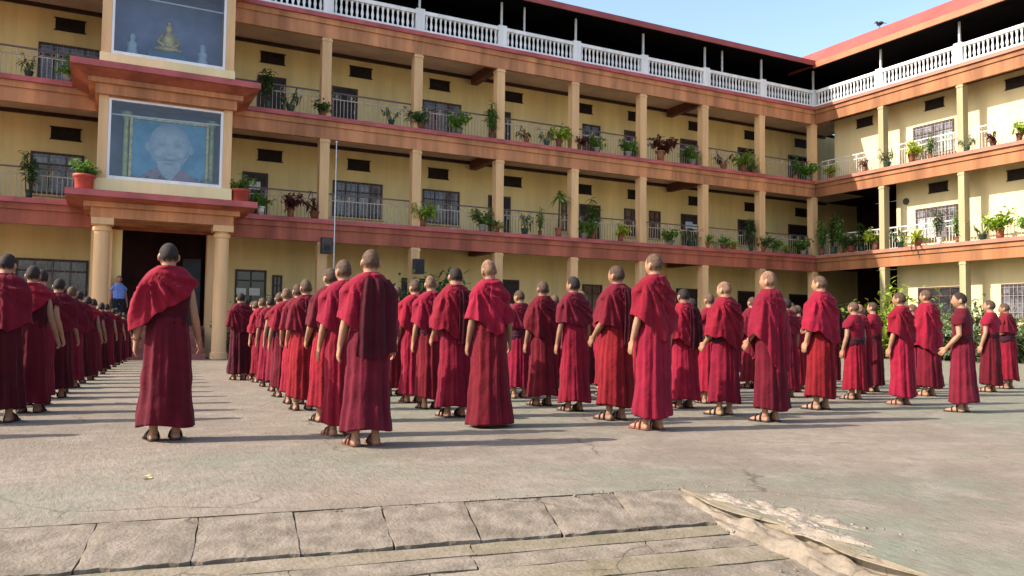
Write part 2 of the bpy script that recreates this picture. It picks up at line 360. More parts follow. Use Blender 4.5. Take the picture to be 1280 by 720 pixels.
# broken concrete kerb along the right-hand edge of the apron
def lump_strip(name, path, wid, hgt, seed, mname, amp=.3, ground_z=lambda v: 0.0):
    from mathutils import noise as mn
    rows = []; n = len(path); m = 26
    for i in range(n):
        u, v = path[i]; env = max(.02, math.sin(PI * min(1, max(0, (i + .6) / n)))) ** .5
        row = []
        for k in range(m):
            a = PI * k / (m - 1)
            w1 = mn.fractal(Vector((seed + v * 3, math.cos(a) * 1.2, 0)), 1.0, 2.0, 4)
            h1 = mn.fractal(Vector((seed + 7 + v * 6, math.cos(a) * 1.6, 2)), 1.3, 2.0, 3)
            du = -math.cos(a) * wid * env * (1 + amp * w1)
            h = math.sin(a) ** .8 * hgt * env * max(.1, 1 + amp * 2.2 * h1)
            row.append(uv(u - du, v, h - .010 + ground_z(v)))
        rows.append(row)
    mb = MB(); mb.grid(np.array(rows), closed=False)
    return mb.build(name, mname, smooth=True)
for sd_, off_, v0_, v1_, wd_, hg_, mt_ in ((3, -.12, .15, .80, .10, .017, 'rubble'), (13, -.21, .40, 1.25, .13, .018, 'rubble'), (23, -.10, .75, 1.5, .10, .020, 'rubble'), (33, -.10, .02, .45, .10, .010, 'slab_moss'), (53, -.06, .4, 1.9, .06, .012, 'slab_moss'), (43, -.33, .70, 1.15, .08, .010, 'rubble'), (8, .012, -.02, 1.9, .028, .008, 'slab_moss')):
    o = lump_strip('broken_kerb', [(edge_u(v) + off_ - .04 * math.sin(v * 6 + sd_), v) for v in np.linspace(v0_, v1_, 90)], wd_, hg_, sd_, mt_, .8 if mt_ == 'rubble' else .25); o['kind'] = 'structure'
o = lump_strip('earth_fill', [(edge_u(v) + .045 + .02 * math.sin(v * 7), v) for v in np.linspace(.02, 2.2, 110)], .085, .062, 63, 'slab', .28, lambda v: zr(v) - .01); o['kind'] = 'structure'
o = lump_strip('earth_fill', [(edge_u(v) + .09 + .03 * math.sin(v * 9 + 1), v) for v in np.linspace(.3, 1.9, 100)], .07, .030, 73, 'slab', .35, lambda v: zr(v) - .006); o['kind'] = 'structure'
# loose grit and chips round the broken edge
q = random.Random(11); mb = MB()
for i in range(300):
    if i < 200: v = q.uniform(-.25, 1.6); u = edge_u(v) + q.gauss(-.15, .22)
    else: v = q.uniform(-.06, .05) ; u = q.uniform(0.2, 2.4)
    if v > 0 and u > edge_u(v): z = zr(v)
    else: z = 0
    s = q.uniform(.002, .008) * (1.8 if q.random() < .05 else 1)
    p = [(q.uniform(-1, 1), q.uniform(-1, 1), 0) for _ in range(1)]
    b_ = uv(u, v, z)
    k = [(b_[0] + s * dx * q.uniform(.6, 1.2), b_[1] + s * dy * q.uniform(.6, 1.2), b_[2] + s * dz * q.uniform(.4, .8)) for dx, dy, dz in ((-1, -1, 0), (1, -1, 0), (1, 1, 0), (-1, 1, 0), (-.6, -.5, 1), (.5, -.6, 1), (.6, .5, 1), (-.5, .6, 1))]
    mb.add(k, [(0, 3, 2, 1), (4, 5, 6, 7), (0, 1, 5, 4), (1, 2, 6, 5), (2, 3, 7, 6), (3, 0, 4, 7)])
o = mb.build('gravel', 'slab'); o['kind'] = 'stuff'; o['label'] = 'loose grit and concrete chips along the broken apron edge'
# a small scrap of yellow-white paper lying on the ground
mb = MB(); q = random.Random(2)
rows = [[(-27.98 - 1.47 + .07 * i / 3, -21.05 + .05 * j / 3, .006 + q.uniform(0, .018)) for i in range(4)] for j in range(4)]
mb.grid(np.array(rows), closed=False)
tag(mb.build('paper_scrap', mat('faded_yellow_paper', (0.66, 0.55, 0.22), .8)), 'small crumpled yellowish paper scrap lying on the bare concrete', 'litter')

# ------------------------------------------------------------------ buildings
F = [0.95, 4.57, 8.07, 11.58]         # floor levels
BB = [3.82, 7.32, 10.79]              # underside of edge beams
CE = [4.22, 7.70, 11.18]              # ceilings
DEP = 2.6                             # gallery depth
S1, S2 = 3.302, 3.576

def wing(root, swap, umin, uend, spacing, ncol, mats, cross, skip_rail):
    DEP = 1.15 if swap else 2.6
    B = lambda mb, name, m, sm=False, par=None: mb.build(name, m, par or root, sm, swap)
    for k in (1, 2, 3):
        # slab with ceiling
        mb = MB(); mb.box(umin, uend, 0.14, DEP + .2, CE[k - 1] + .003, F[k] - .06); B(mb, 'floor_slab', 'ceiling')
        mb = MB(); mb.box(umin, uend, 0.14, DEP - .01, F[k] - .06 + .003, F[k] - .045); B(mb, 'floor_finish', 'floor')
        # beam with two steps, then coping
        mb = MB(); mb.box(umin, 0.14 if swap is False else -0.063, 0.0, 0.137, BB[k - 1], F[k] - .34)
        e = 0.14 if swap is False else -0.063
        mb.box(umin, e, -0.05, 0.137, F[k] - .337, F[k] - .15)
        B(mb, 'edge_beam', mats['low'] if k == 1 else mats['beam'])
        mb = MB(); mb.box(umin, e, -0.13, 0.16, F[k] - .147, F[k]); 
        B(mb, 'coping', mats['coping'])
    # dark line of trim where wall meets ceiling
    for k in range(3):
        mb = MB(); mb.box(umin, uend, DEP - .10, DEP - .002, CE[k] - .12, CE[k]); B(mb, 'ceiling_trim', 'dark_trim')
    # columns
    for i in range(ncol):
        if (not swap) and i == 9: continue
        u = -spacing * i + (0.18 if i == 0 and not swap else 0)
        if swap and i == 0: continue
        for k in range(3):
            if (not swap) and i == 8 and k == 0: pass
            mb = MB(); hw = .125 if swap else .16
            z0, z1 = F[k] + (-0.95 if False else 0), BB[k] - .002
            uu = u - (.17 if i == 0 else 0)
            mb.box(uu - hw, uu + hw, 0.0 + .01, 0.34, z0, z1)
            mb.box(uu - hw - .02, uu + hw + .02, -.01, 0.36, z1 - .12, z1 - .05)
            B(mb, 'column', mats['column'])
    for i in cross:
        u = -spacing * i
        for k in range(3):
            mb = MB(); mb.box(u - .14, u + .14, .36, DEP - .11, BB[k] + .03, CE[k] - .003); B(mb, 'cross_beam', 'cross_beam')
    # railings per bay on the two galleries
    for i in range(ncol - 1):
        ub, ua = -spacing * i - .18, -spacing * (i + 1) + .18
        for k in (1, 2):
            if (i, k) in skip_rail: continue
            z = F[k]
            mb = MB(); n = int((ub - ua) / .125)
            for j in range(n + 1):
                u = ua + (ub - ua) * j / n
                mb.box(u - .009, u + .009, .265, .283, z + .06, z + .70)
                if j % 4 == 2: mb.box(u - .012, u + .012, .264, .284, z + .72, z + .90)
            mb.box(ua, ub, .26, .288, z + .03, z + .06); mb.box(ua, ub, .26, .288, z + .70, z + .73)
            # scrolls between the upper rails
            for j in range(0, n, 4):
                u = ua + (ub - ua) * (j + 2) / n
                for sgn in (-1, 1):
                    ring = [(u + sgn * .09 + .055 * math.cos(a), .274, z + .815 + .065 * math.sin(a)) for a in np.linspace(0, 2 * PI, 9)]
                    mb.tube(ring, .007, 4)
            r_ = B(mb, 'railing', mats['rail'])
            mb = MB(); mb.box(ua, ub, .25, .298, z + .905, z + .95); mb.build('handrail', mats['hand'], r_, False, swap)
    # terrace balustrade per bay: base, baluster panel, top rail, pier
    for i in range(ncol - 1):
        ub, ua = -spacing * i - .17, -spacing * (i + 1) + .17
        z = F[3]; mb = MB(); n = int((ub - ua) / .175)
        for j in range(n):
            u = ua + (ub - ua) * (j + .5) / n
            mb.lathe([(.05, .0), (.05, .03), (.03, .05), (.055, .20), (.028, .36), (.045, .50), (.05, .53), (.05, .56)], 8, (u, .02, z + .09))
        b_ = B(mb, 'balustrade', mats['white'], True)
        mb = MB(); mb.box(ua, ub, -.075, .115, z + .65, z + .78); mb.build('top_rail', mats['white'], b_, False, swap)
        mb = MB(); mb.box(ua, ub, -.07, .11, z, z + .09); mb.build('base_rail', mats['white'], b_, False, swap)
    for i in range(ncol):
        if swap and i == 0: continue
        u = -spacing * i; mb = MB(); mb.box(u - .167, u + .167, -.085, .125, F[3] + .002, F[3] + .84); B(mb, 'balustrade_pier', mats['white'])
        mb = MB(); mb.box(u - .035, u + .035, .03, .10, F[3] + .84, 13.36); B(mb, 'roof_post', 'steel')
        if i in (2, 5) and not swap:
            mb = MB(); mb.box(u + .95, u + 1.01, .03, .09, F[3] + .79, 13.36); B(mb, 'roof_post', 'steel')

def opening(root, swap, u0, u1, z0, z1, kind, wallm):
    """one door or window set into the back wall of a gallery"""
    d = 1.15 if swap else DEP
    fr = MB(); t = .07
    fr.box(u0, u0 + t, d - .05, d - .002, z0, z1); fr.box(u1 - t, u1, d - .05, d - .002, z0, z1)
    fr.box(u0 + t, u1 - t, d - .05, d - .002, z1 - t, z1)
    if kind == 'door':
        r_ = MB(); r_.box(u0 + t, u1 - t, d - .028, d - .002, z0 + .01, z1 - t)
        for a in (.12, .56):
            hh = (z1 - z0)
            r_.box(u0 + t + .08, u1 - t - .08, d - .04, d - .0285, z0 + hh * a, z0 + hh * (a + .34))
        o = r_.build('door', 'door', root, False, swap); fr.build('frame', 'doorframe', o, False, swap)
        h = MB(); h.box(u1 - t - .07, u1 - t - .04, d - .075, d - .0285, z0 + .95, z0 + 1.07); h.build('handle', 'steel', o, False, swap)
        return o
    fr.box(u0 + t, u1 - t, d - .05, d - .002, z0, z0 + t)
    wd = u1 - u0; n = max(2, round(wd / .5)); zt = z1 - .38
    for j in range(1, n):
        u = u0 + wd * j / n; fr.box(u - .025, u + .025, d - .047, d - .003, z0 + t, z1 - t)
    fr.box(u0 + t, u1 - t, d - .044, d - .004, zt - .025, zt + .025)
    o = fr.build('window', 'doorframe', root, False, swap)
    p = MB(); p.box(u0 + t, u1 - t, d - .02, d - .006, z0 + t, z1 - t)
    p.build('pane', 'pane' if kind != 'dark' else 'pane_dark', o, False, swap)
    gr = MB()
    m_ = max(3, int(wd / .16))
    if kind == 'grille':
        for j in range(1, m_):
            u = u0 + wd * j / m_; gr.box(u - .007, u + .007, d - .06, d - .051, z0 + .04, z1 - .05)
        for z in np.arange(z0 + .25, z1 - .1, .32): gr.box(u0 + .03, u1 - .03, d - .066, d - .0605, z, z + .012)
        for j in range(m_ // 2):
            u = u0 + wd * (2 * j + 1) / m_
            gr.tube([(u + .065 * math.cos(a), d - .056, z0 + .42 + .10 * math.sin(a)) for a in np.linspace(0, 2 * PI, 10)], .008, 4)
        gr.build('grille', 'grille', o, False, swap)
    cq = random.Random(int(u0 * 100) + int(z0 * 10))
    if kind != 'dark' and cq.random() < .75:
        cu = MB(); k0 = cq.choice((0, .5)); k1 = k0 + cq.uniform(.3, .5); ca, cb = u0 + t + (wd - 2 * t) * k0, u0 + t + (wd - 2 * t) * k1
        nn = 14
        for j in range(nn):
            a_, b_ = ca + (cb - ca) * j / nn, ca + (cb - ca) * (j + 1) / nn
            cu.box(a_, b_, d - .024 - (.006 if j % 2 else .002), d - .0205, z0 + t + cq.uniform(0, .03), zt - .03)
        cu.build('curtain', cq.choice(('curtain_pale', 'curtain_pink', 'curtain_green')), o, False, swap)
    s = MB(); s.box(u0 - .06, u1 + .06, d - .10, d - .003, z0 - .06, z0 - .002); s.build('sill', wallm, o, False, swap)
    return o
def vent(root, swap, u, z):
    d = 1.15 if swap else DEP; mb = MB(); mb.box(u - .42, u + .42, d - .02, d - .004, z - .18, z + .18)
    o = mb.build('vent', 'vent', root, False, swap)
    mb = MB()
    mb.box(u - .46, u + .46, d - .035, d - .003, z + .18, z + .215); mb.box(u - .46, u + .46, d - .035, d - .003, z - .215, z - .18)
    for k in range(4):
        zz = z - .15 + .085 * k; mb.box(u - .42, u + .42, d - .035, d - .0205, zz, zz + .03)
    mb.build('louvres', 'vent', o, False, swap)

MAIN = thing('monastery_building', 'long yellow three-storey building of open galleries with peach columns, facing the courtyard', 'building')
mm = dict(low='fascia_low', beam='fascia', coping='coping', column='column', rail='rail', hand='rail_dark', white='white')
UM = -39.6
wing(MAIN, False, UM, 3.6, S1, 13, mm, (2, 5, 11), {(8, 1), (8, 2)})
# back walls: ground floor leaves the entrance open
for k in range(3):
    for a, b_ in (((UM, -29.75), (-26.5, 6.2)) if k == 0 else ((UM, 6.2),)):
        mb = MB(); mb.box(a, b_, DEP, DEP + .2, F[k] - (.06 if k else 0), CE[k] - .002); mb.build('wall', 'wall', MAIN)
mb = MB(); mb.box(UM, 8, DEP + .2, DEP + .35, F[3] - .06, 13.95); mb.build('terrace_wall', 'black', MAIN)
mb = MB(); mb.box(UM, 8, DEP + .4, 9.0, 0, 11.5); mb.build('room_block', 'dark_room', MAIN)
# entrance hall behind the opening
mb = MB()
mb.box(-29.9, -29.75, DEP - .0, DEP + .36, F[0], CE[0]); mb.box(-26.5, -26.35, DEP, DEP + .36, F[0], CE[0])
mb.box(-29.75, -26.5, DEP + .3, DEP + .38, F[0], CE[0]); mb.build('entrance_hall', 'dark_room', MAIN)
mb = MB(); mb.box(-27.2, -26.62, DEP + .2, DEP + .298, F[0], F[0] + 2.3)
o = mb.build('door', mat('blue_grey_door_paint', (0.045, 0.055, 0.07), .4), MAIN); o['label'] = 'blue-grey entrance door standing in the dark hall'
mb = MB(); mb.box(-27.14, -27.10, DEP + .14, DEP + .198, F[0] + .95, F[0] + 1.1); mb.build('handle', 'steel', o)
# openings
for a, b_, z, kd in [(-31.7, -29.95, 9.95, 'grille'), (-24.95, -23.95, 9.95, 'door'), (-22.26, -21.29, 9.95, 'door'), (-18.68, -17.03, 9.95, 'grille'), (-15.78, -14.79, 9.95, 'door'),
                     (-11.26, -10.35, 9.95, 'dark'), (-9.06, -8.2, 9.95, 'door'), (-5.89, -4.89, 9.95, 'door'), (-2.36, -1.0, 9.95, 'dark'), (1.0, 2.5, 9.95, 'dark'), (-35.0, -33.6, 9.95, 'grille'),
                     (-31.79, -30.3, 6.42, 'grille'), (-25.37, -24.49, 6.42, 'door'), (-22.15, -20.24, 6.42, 'grille'), (-18.61, -17.04, 6.42, 'grille'), (-15.76, -14.74, 6.42, 'door'), (-12.3, -11.75, 6.42, 'dark'),
                     (-11.39, -10.32, 6.42, 'door'), (-9.04, -8.25, 6.42, 'dark'), (-7.67, -7.04, 6.42, 'dark'), (-5.84, -4.84, 6.42, 'door'), (-2.37, -0.91, 6.42, 'dark'), (0.97, 2.5, 6.42, 'door'), (-35.0, -33.6, 6.42, 'grille'),
                     (-32.06, -30.05, 3.02, 'grille'), (-25.51, -24.45, 2.95, 'dark'), (-24.25, -23.9, 2.8, 'dark'), (-15.1, -14.3, 3.0, 'door'), (-11.2, -10.2, 2.95, 'dark'), (-6.11, -4.79, 2.95, 'door'), (-2.38, -1.03, 2.95, 'door'),
                     (-19.4, -18.4, 2.9, 'door'), (1.0, 2.4, 2.9, 'door')]:
    k = 2 if z > 9 else 1 if z > 5 else 0
    if kd == 'door': z0 = F[k] - .04
    else: z0 = z - (1.25 if k else 1.2)
    if kd == 'grille' and k: z0 = z - 1.35
    opening(MAIN, False, a, b_, z0, z, kd, 'column')
for u in (-34.2, -30.84, -24.44, -21.18, -17.96, -14.66, -11.2, -8.42, -4.97, -1.5, 1.9):
    vent(MAIN, False, u, 10.62); vent(MAIN, False, u, 7.07)
# paper notices; the pale blue sheet stands in for a glint
for a, z, m_, s in [(-24.95, 5.95, 'paper', .40), (-5.4, 5.92, 'glint_blue', .42), (-5.05, 5.86, 'paper', .3), (-25.3, 2.18, 'paper', .32), (-24.85, 2.18, 'paper', .36), (-10.65, 5.6, 'paper', .3), (-2.6, 5.3, 'paper', .28)]:
    mb = MB(); mb.box(a - s / 2, a + s / 2, DEP - .058, DEP - .053, z - s * .36, z + s * .36); mb.build('notice', m_, MAIN)
# plinth
for a, b_ in ((UM, -30.2), (-26.1, 0.0)):
    mb = MB(); mb.box(a, b_, -0.02, DEP, -.2, F[0] - .003); mb.build('plinth', 'plinth', MAIN)
mb = MB(); mb.box(-30.2, -26.1, 0.25, DEP + .3, -.2, F[0] - .003); mb.build('plinth', 'plinth', MAIN)
mb = MB(); mb.box(0.0, 3.6, 0.0, DEP, -.2, F[0] - .003); mb.build('plinth', 'plinth', MAIN)
# entrance steps
mb = MB()
for j in range(6):
    mb.box(-29.35, -26.9, -1.85 + .34 * j, .24, .158 * j - (.2 if j == 0 else 0), .158 * (j + 1)) 
mb.build('steps', 'plinth', MAIN)
# roof
def prism(profile, u0_, u1_):
    mb = MB(); n = len(profile)
    mb.grid(np.array([[(u0_, d, z) for d, z in profile], [(u1_, d, z) for d, z in profile]]), True, (True, True)); return mb
r_ = prism([(-.50, 13.42), (9.2, 14.55), (9.2, 14.68), (-.50, 13.55)], UM, 6.5).build('roof', 'roof', MAIN)
prism([(-.56, 13.36), (-.505, 13.36), (-.505, 13.59), (-.56, 13.59)], UM, -.45).build('gutter', 'roof', r_)
prism([(-.49, 13.375), (9.0, 14.40), (9.0, 14.50), (-.49, 13.415)], UM, 6.0).build('roof_shade_sheet', 'black', MAIN)  # black sheet standing for the shade below the roof

# ---- entrance tower, parts of the same building
TW = []
def tp(mb, name, m, par=MAIN, sm=False): return mb.build(name, m, par, sm)
TX0, TX1, TY = -29.9, -26.38, -2.0
for x in (-29.70, -26.55):
    mb = MB(); mb.lathe([(.25, -.1), (.25, .18), (.215, .20), (.21, .30), (.205, 1.8), (.20, 3.52), (.235, 3.56), (.235, 3.66), (.20, 3.68), (.20, 3.80)], 24, (x, TY + .15, 0))
    c_ = tp(mb, 'porch_column', 'column', sm=False)
    mb = MB(); mb.box(x - .28, x + .28, TY - .13, TY + .43, 3.72, 3.90); tp(mb, 'capital', 'column', c_)
mb = MB()   # inner wall beside the left column
mb.box(-29.98, -29.42, -.3, 0.28, 0, 3.8); tp(mb, 'pilaster', 'column')
mb = MB(); mb.box(-29.42, -29.15, -.1, .27, 0, 3.8); tp(mb, 'pilaster', 'wall')
mb = MB(); mb.box(-26.75, -26.45, -.1, .27, 0, 3.8); tp(mb, 'pilaster', 'column')
def canopy(z0, ztop, name):
    mb = MB()
    mb.box(TX0 - .10, TX1 + .10, TY - .12, -.06, z0, z0 + .28)
    mb.box(TX0 - .28, TX1 + .26, TY - .22, -.063, z0 + .282, z0 + .42)
    o = tp(mb, name, 'fascia')
    mb = MB()
    za, zb = z0 + .422, ztop - .17
    P = []
    for z, e in ((za, .30), (zb, .66)):
        P.append([(TX0 - e, TY - e + .1, z), (TX1 + e, TY - e + .1, z), (TX1 + e, -.066, z), (TX0 - e, -.066, z)])
    mb.grid(np.array(P), True, (True, True)); tp(mb, 'cornice', 'fascia_low', o)
    mb = MB(); mb.box(TX0 - .72, TX1 + .68, TY - .66, -.069, ztop - .168, ztop); tp(mb, 'coping', 'coping', o)
canopy(3.902, 4.58, 'porch_canopy'); canopy(7.34, 8.10, 'tower_canopy'); canopy(10.95, 11.72, 'tower_canopy')
def tower_room(z0, z1, glass0, glass1, art):
    for a, b_ in ((TX0, TX0 + .24), (TX1 - .24, TX1)):
        mb = MB(); mb.box(a, b_, TY, -.12, z0, z1); tp(mb, 'tower_wall', 'column')
    mb = MB(); mb.box(TX0 - .03, TX1 + .03, TY - .05, TY + .14, z0 + .002, glass0 - .10); tp(mb, 'tower_sill', 'sill_cream')
    mb = MB(); mb.box(TX0 + .242, TX1 - .242, TY + .02, TY + .16, glass1 + .06, z1 - .002); tp(mb, 'tower_lintel', 'fascia')
    x0, x1 = TX0 + .245, TX1 - .245
    fr = MB()
    fr.box(x0, x0 + .07, TY + .01, TY + .10, glass0 - .098, glass1 + .058); fr.box(x1 - .07, x1, TY + .01, TY + .10, glass0 - .098, glass1 + .058)
    fr.box(x0 + .07, x1 - .07, TY + .01, TY + .10, glass0 - .098, glass0); fr.box(x0 + .07, x1 - .07, TY + .01, TY + .10, glass1, glass1 + .058)
    case = tp(fr, 'display_window', 'white')
    mb = MB(); mb.box(x0 + .072, x1 - .072, TY + .045, TY + .055, glass0 + .002, glass1 - .002); tp(mb, 'pane', 'glass', case)
    mb = MB(); mb.box(x0, x1, -.75, -.62, z0 + .002, z1 - .002); tp(mb, 'case_back', art['back'], case)
    mb = MB(); mb.box(x0, x1, TY + .16, -.76, z0 + .002, glass0 - .12); tp(mb, 'case_floor', art['floor'], case)
    return case, x0, x1
gm = bpy.data.materials.new('display_glass'); gm.use_nodes = True
n = gm.node_tree.nodes; L = gm.node_tree.links
tr = n.new('ShaderNodeBsdfTransparent'); tr.inputs[0].default_value = (.96, .98, .99, 1)
gl = n.new('ShaderNodeBsdfGlossy'); gl.inputs['Roughness'].default_value = .02; gl.inputs[0].default_value = (.95, .97, 1, 1)
fz = n.new('ShaderNodeFresnel'); fz.inputs[0].default_value = 1.45
ad = n.new('ShaderNodeMath'); ad.operation = 'ADD'; ad.inputs[1].default_value = .0; L.new(fz.outputs[0], ad.inputs[0])
mx = n.new('ShaderNodeMixShader'); L.new(ad.outputs[0], mx.inputs[0]); L.new(tr.outputs[0], mx.inputs[1]); L.new(gl.outputs[0], mx.inputs[2])
L.new(mx.outputs[0], n['Material Output'].inputs[0]); M['glass'] = gm
M['mural_blue'] = mat('blue_grey_backdrop', (0.26, 0.27, 0.40), .8, .2, 1.5, col2=(0.20, 0.21, 0.30))  # sky reflected in the case glass, put into this and the portrait blues
M['portrait_blue'] = mat('pale_blue_portrait_ground', (0.16, 0.42, 0.60), .7, .15, 2.0, col2=(0.09, 0.28, 0.45))
M['face'] = mat('pale_blue_portrait_face', (0.50, 0.60, 0.68), .7, .08, 4)
M['face_dark'] = mat('blue_grey_portrait_line', (0.10, 0.19, 0.29), .7, .1, 4)
M['face_mid'] = mat('mid_blue_portrait_shade', (0.34, 0.45, 0.55), .7, .1, 4)
M['lilac'] = mat('lilac_portrait_robe', (0.42, 0.27, 0.33), .7, .12, 4)
M['lime'] = mat('pale_green_pillar_paint', (0.62, 0.70, 0.28), .7, .15, 6)
M['gold'] = mat('dull_gold_paint', (0.72, 0.55, 0.22), .45, .2, 8, metal=.3)
M['flower'] = mat('pink_white_blossom', (0.50, 0.36, 0.42), .7, .4, 25)
case, x0, x1 = tower_room(4.582, 7.338, 5.10, 7.22, dict(back='mural_blue', floor='coping'))
# generic painted bust of a shaven-headed monk between two pale pillars, on a flat board
cx = (x0 + x1) / 2 + .12
bd = MB(); bd.box(cx - 1.0, cx + 1.0, -1.30, -1.24, 4.95, 6.92); board = tp(bd, 'portrait_board', 'portrait_blue', case)
def flat(poly, y, t, m, name, par):
    mb = MB(); k = len(poly)
    mb.grid(np.array([[(p[0], y, p[1]) for p in poly], [(p[0], y - t, p[1]) for p in poly]]), True, (True, True)); return tp(mb, name, m, case)
ring = lambda a, b_, rx, rz, n=28, s=1: [(a + rx * math.cos(2 * PI * i / n), b_ + rz * math.sin(2 * PI * i / n) * s) for i in range(n)]
flat([(cx - .85, 4.96), (cx + .85, 4.96), (cx + .80, 5.22), (cx + .55, 5.44), (cx + .25, 5.58), (cx - .25, 5.58), (cx - .55, 5.44), (cx - .80, 5.22)], -1.302, .01, 'lilac', 'painted_shoulders', board)
flat([(cx - .06, 5.2), (cx + .06, 5.2), (cx + .30, 5.55), (cx + .32, 5.75), (cx - .32, 5.75), (cx - .30, 5.55)], -1.306, .012, 'face', 'painted_neck', board)
def tone(k):                                                       # board tone to pale face tone, reflected sky blue mixed in
    a, b_ = np.array((0.20, 0.36, 0.50)), np.array((0.56, 0.64, 0.70)); c = a + (b_ - a) * k
    key = f'portrait_tone_{int(k * 100)}'
    if key not in M: M[key] = mat('painted_face_tone', tuple(c), .7, .06, 5)
    return key
YP = [-1.307]
def paint(poly, k, name, m=None):
    YP[0] -= .0014; poly = [(cx + (a - cx) * 1.2, 6.02 + (b_ - 6.02) * 1.16) for a, b_ in poly]
    return flat(poly, YP[0], .0012, m or tone(k), name, board)
for kk in range(9):                                                # head in soft nested tones
    f = 1 - kk * .075
    paint([(cx + .03 * kk / 8 + f * (.48 if math.sin(t) > 0 else .48 - .11 * math.sin(t) ** 2) * math.cos(t), 6.17 + .02 * kk / 8 + f * .60 * math.sin(t)) for t in [2 * PI * i / 40 for i in range(40)]], .35 + .08 * kk, 'painted_head')
for sx in (-1, 1):
    for kk in range(3): paint(ring(cx + sx * (.49 - .006 * kk), 6.13, .060 - .016 * kk, .13 - .03 * kk), .42 + .12 * kk, 'painted_ear')
    for kk in range(5): paint(ring(cx + sx * .19, 6.235, .15 - .02 * kk, .085 - .012 * kk), .82 - .09 * kk, 'painted_eye_socket')
    paint(ring(cx + sx * .19, 6.215, .068, .018), .12, 'painted_eye')
    for kk in range(2): paint([(cx + sx * (.07 + .01 * kk), 6.325), (cx + sx * .20, 6.365), (cx + sx * (.32 - .01 * kk), 6.325), (cx + sx * .20, 6.345)], .45, 'painted_brow')
    for kk in range(4): paint(ring(cx + sx * .24, 6.0, .11 - .02 * kk, .10 - .018 * kk), .84 + .04 * kk, 'painted_cheek')
for kk in range(4): paint(ring(cx + .025, 6.02, .085 - .016 * kk, .05 - .009 * kk), .62 + .10 * kk, 'painted_nose')
paint([(cx - .02, 6.30), (cx + .02, 6.30), (cx + .04, 6.06), (cx - .03, 6.06)], .95, 'painted_nose')
for kk in range(3): paint([(cx + (.19 - .02 * kk) * u_, 5.855 + .03 * u_ * u_ + (.022 - .006 * kk) * v_) for u_, v_ in ((-1, 0), (-.5, 1), (0, .7), (.5, 1), (1, 0), (.5, -1.1), (0, -1.5), (-.5, -1.1))], .52 - .14 * kk, 'painted_mouth')
for kk in range(3): paint(ring(cx, 5.76, .12 - .03 * kk, .030 - .007 * kk), .66 - .05 * kk, 'painted_chin')
for sx in (-1, 1):
    mb = MB(); mb.box(cx + sx * 1.0, cx + sx * 1.07, -1.36, -1.23, 4.95, 6.99); tp(mb, 'portrait_frame', 'gold', case)
mb = MB(); mb.box(cx - 1.0, cx + 1.0, -1.36, -1.23, 6.92, 6.99); tp(mb, 'portrait_frame', 'gold', case)
for sx in (-1, 1):
    mb = MB(); mb.lathe([(.09, 4.9), (.075, 5.1), (.07, 6.85), (.10, 6.95), (.16, 7.05), (.16, 7.12)], 12, (cx + sx * 1.16, -1.2, 0)); tp(mb, 'case_pillar', 'lime', case, True)
q = random.Random(4); mb = MB()
for i in range(60): mb.ell((q.uniform(x0 + .2, x1 - .2), q.uniform(-1.6, -1.42), 5.06 + abs(q.gauss(0, .10))), (.06, .06, .05), 7, 5)
tp(mb, 'flower_row', 'flower', case, True)
mb = MB(); mb.tube([(x0 + .08, TY + .16, 6.86), (x1 - .08, TY + .16, 6.90)], .022, 8); tp(mb, 'curtain_rod', 'white', case)
case2, x0, x1 = tower_room(8.102, 10.948, 8.62, 10.85, dict(back='mural_blue', floor='mural_blue'))
mb = MB(); mb.tube([(x0 + .08, TY + .16, 10.30), (x1 - .08, TY + .16, 10.28)], .022, 8); tp(mb, 'curtain_rod', 'white', case2)
# plain seated figure on a stepped seat with small attendants
mb = MB(); cx = (x0 + x1) / 2 - .02; yb = -1.5
mb.box(cx - .55, cx + .55, yb - .3, yb + .3, 8.5, 8.86); st = tp(mb, 'statue_seat', 'face_dark', case2)
mb = MB()
mb.ell((cx, yb, 8.98), (.42, .26, .13), 18, 8); mb.ell((cx, yb, 9.24), (.20, .14, .30), 16, 10); mb.ell((cx, yb, 9.62), (.115, .12, .15), 14, 10); mb.ell((cx, yb, 9.79), (.05, .05, .06), 10, 6)
for sx in (-1, 1): mb.tube([(cx + sx * .18, yb, 9.42), (cx + sx * .29, yb - .05, 9.2), (cx + sx * .10, yb - .2, 9.05)], [.06, .055, .045], 8)
tp(mb, 'seated_statue', 'gold', case2, True)
for sx in (-1, 1):
    mb = MB(); mb.lathe([(.20, 8.5), (.17, 8.7), (.12, 8.95), (.14, 9.05), (.06, 9.15), (.085, 9.22), (.07, 9.32), (.01, 9.36)], 12, (cx + sx * .95, yb + .05, 0)); tp(mb, 'attendant_statue', 'face', case2, True)

# ---- side wing
SIDE = thing('side_wing', 'sunlit cream wing at right angles to the long building, with salmon roof and white balustrade', 'building')
ms = dict(low='fascia_side', beam='fascia_side', coping='coping_side', column='column_side', rail='rail_side', hand='rail_side', white='white')  # separate paint copies, toned for the wing's sunlit face
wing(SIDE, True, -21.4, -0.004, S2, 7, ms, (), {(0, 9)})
DS = 1.15
for k in range(3):
    b_ = -0.16 if k == 2 else -3.44
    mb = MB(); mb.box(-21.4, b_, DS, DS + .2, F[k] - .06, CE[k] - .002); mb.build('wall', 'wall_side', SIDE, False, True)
    if k < 2:
        mb = MB(); mb.box(-3.64, -3.44, DS + .202, 6.2, F[k] - .06, CE[k]); mb.box(-3.44, DEP - .003, 6.0, 6.2, F[k] - .06, CE[k])
        mb.box(-3.44, .138, DS + .204, 5.998, CE[k] + .003, CE[k] + .2); mb.box(.138, DEP - .003, 3.603, 5.998, CE[k] + .003, CE[k] + .2)
        mb.box(-3.44, .138, DS + .204, 5.998, F[k] - .2, F[k] - .06)
        mb.build('stair_hall', 'dark_room', SIDE, False, True)
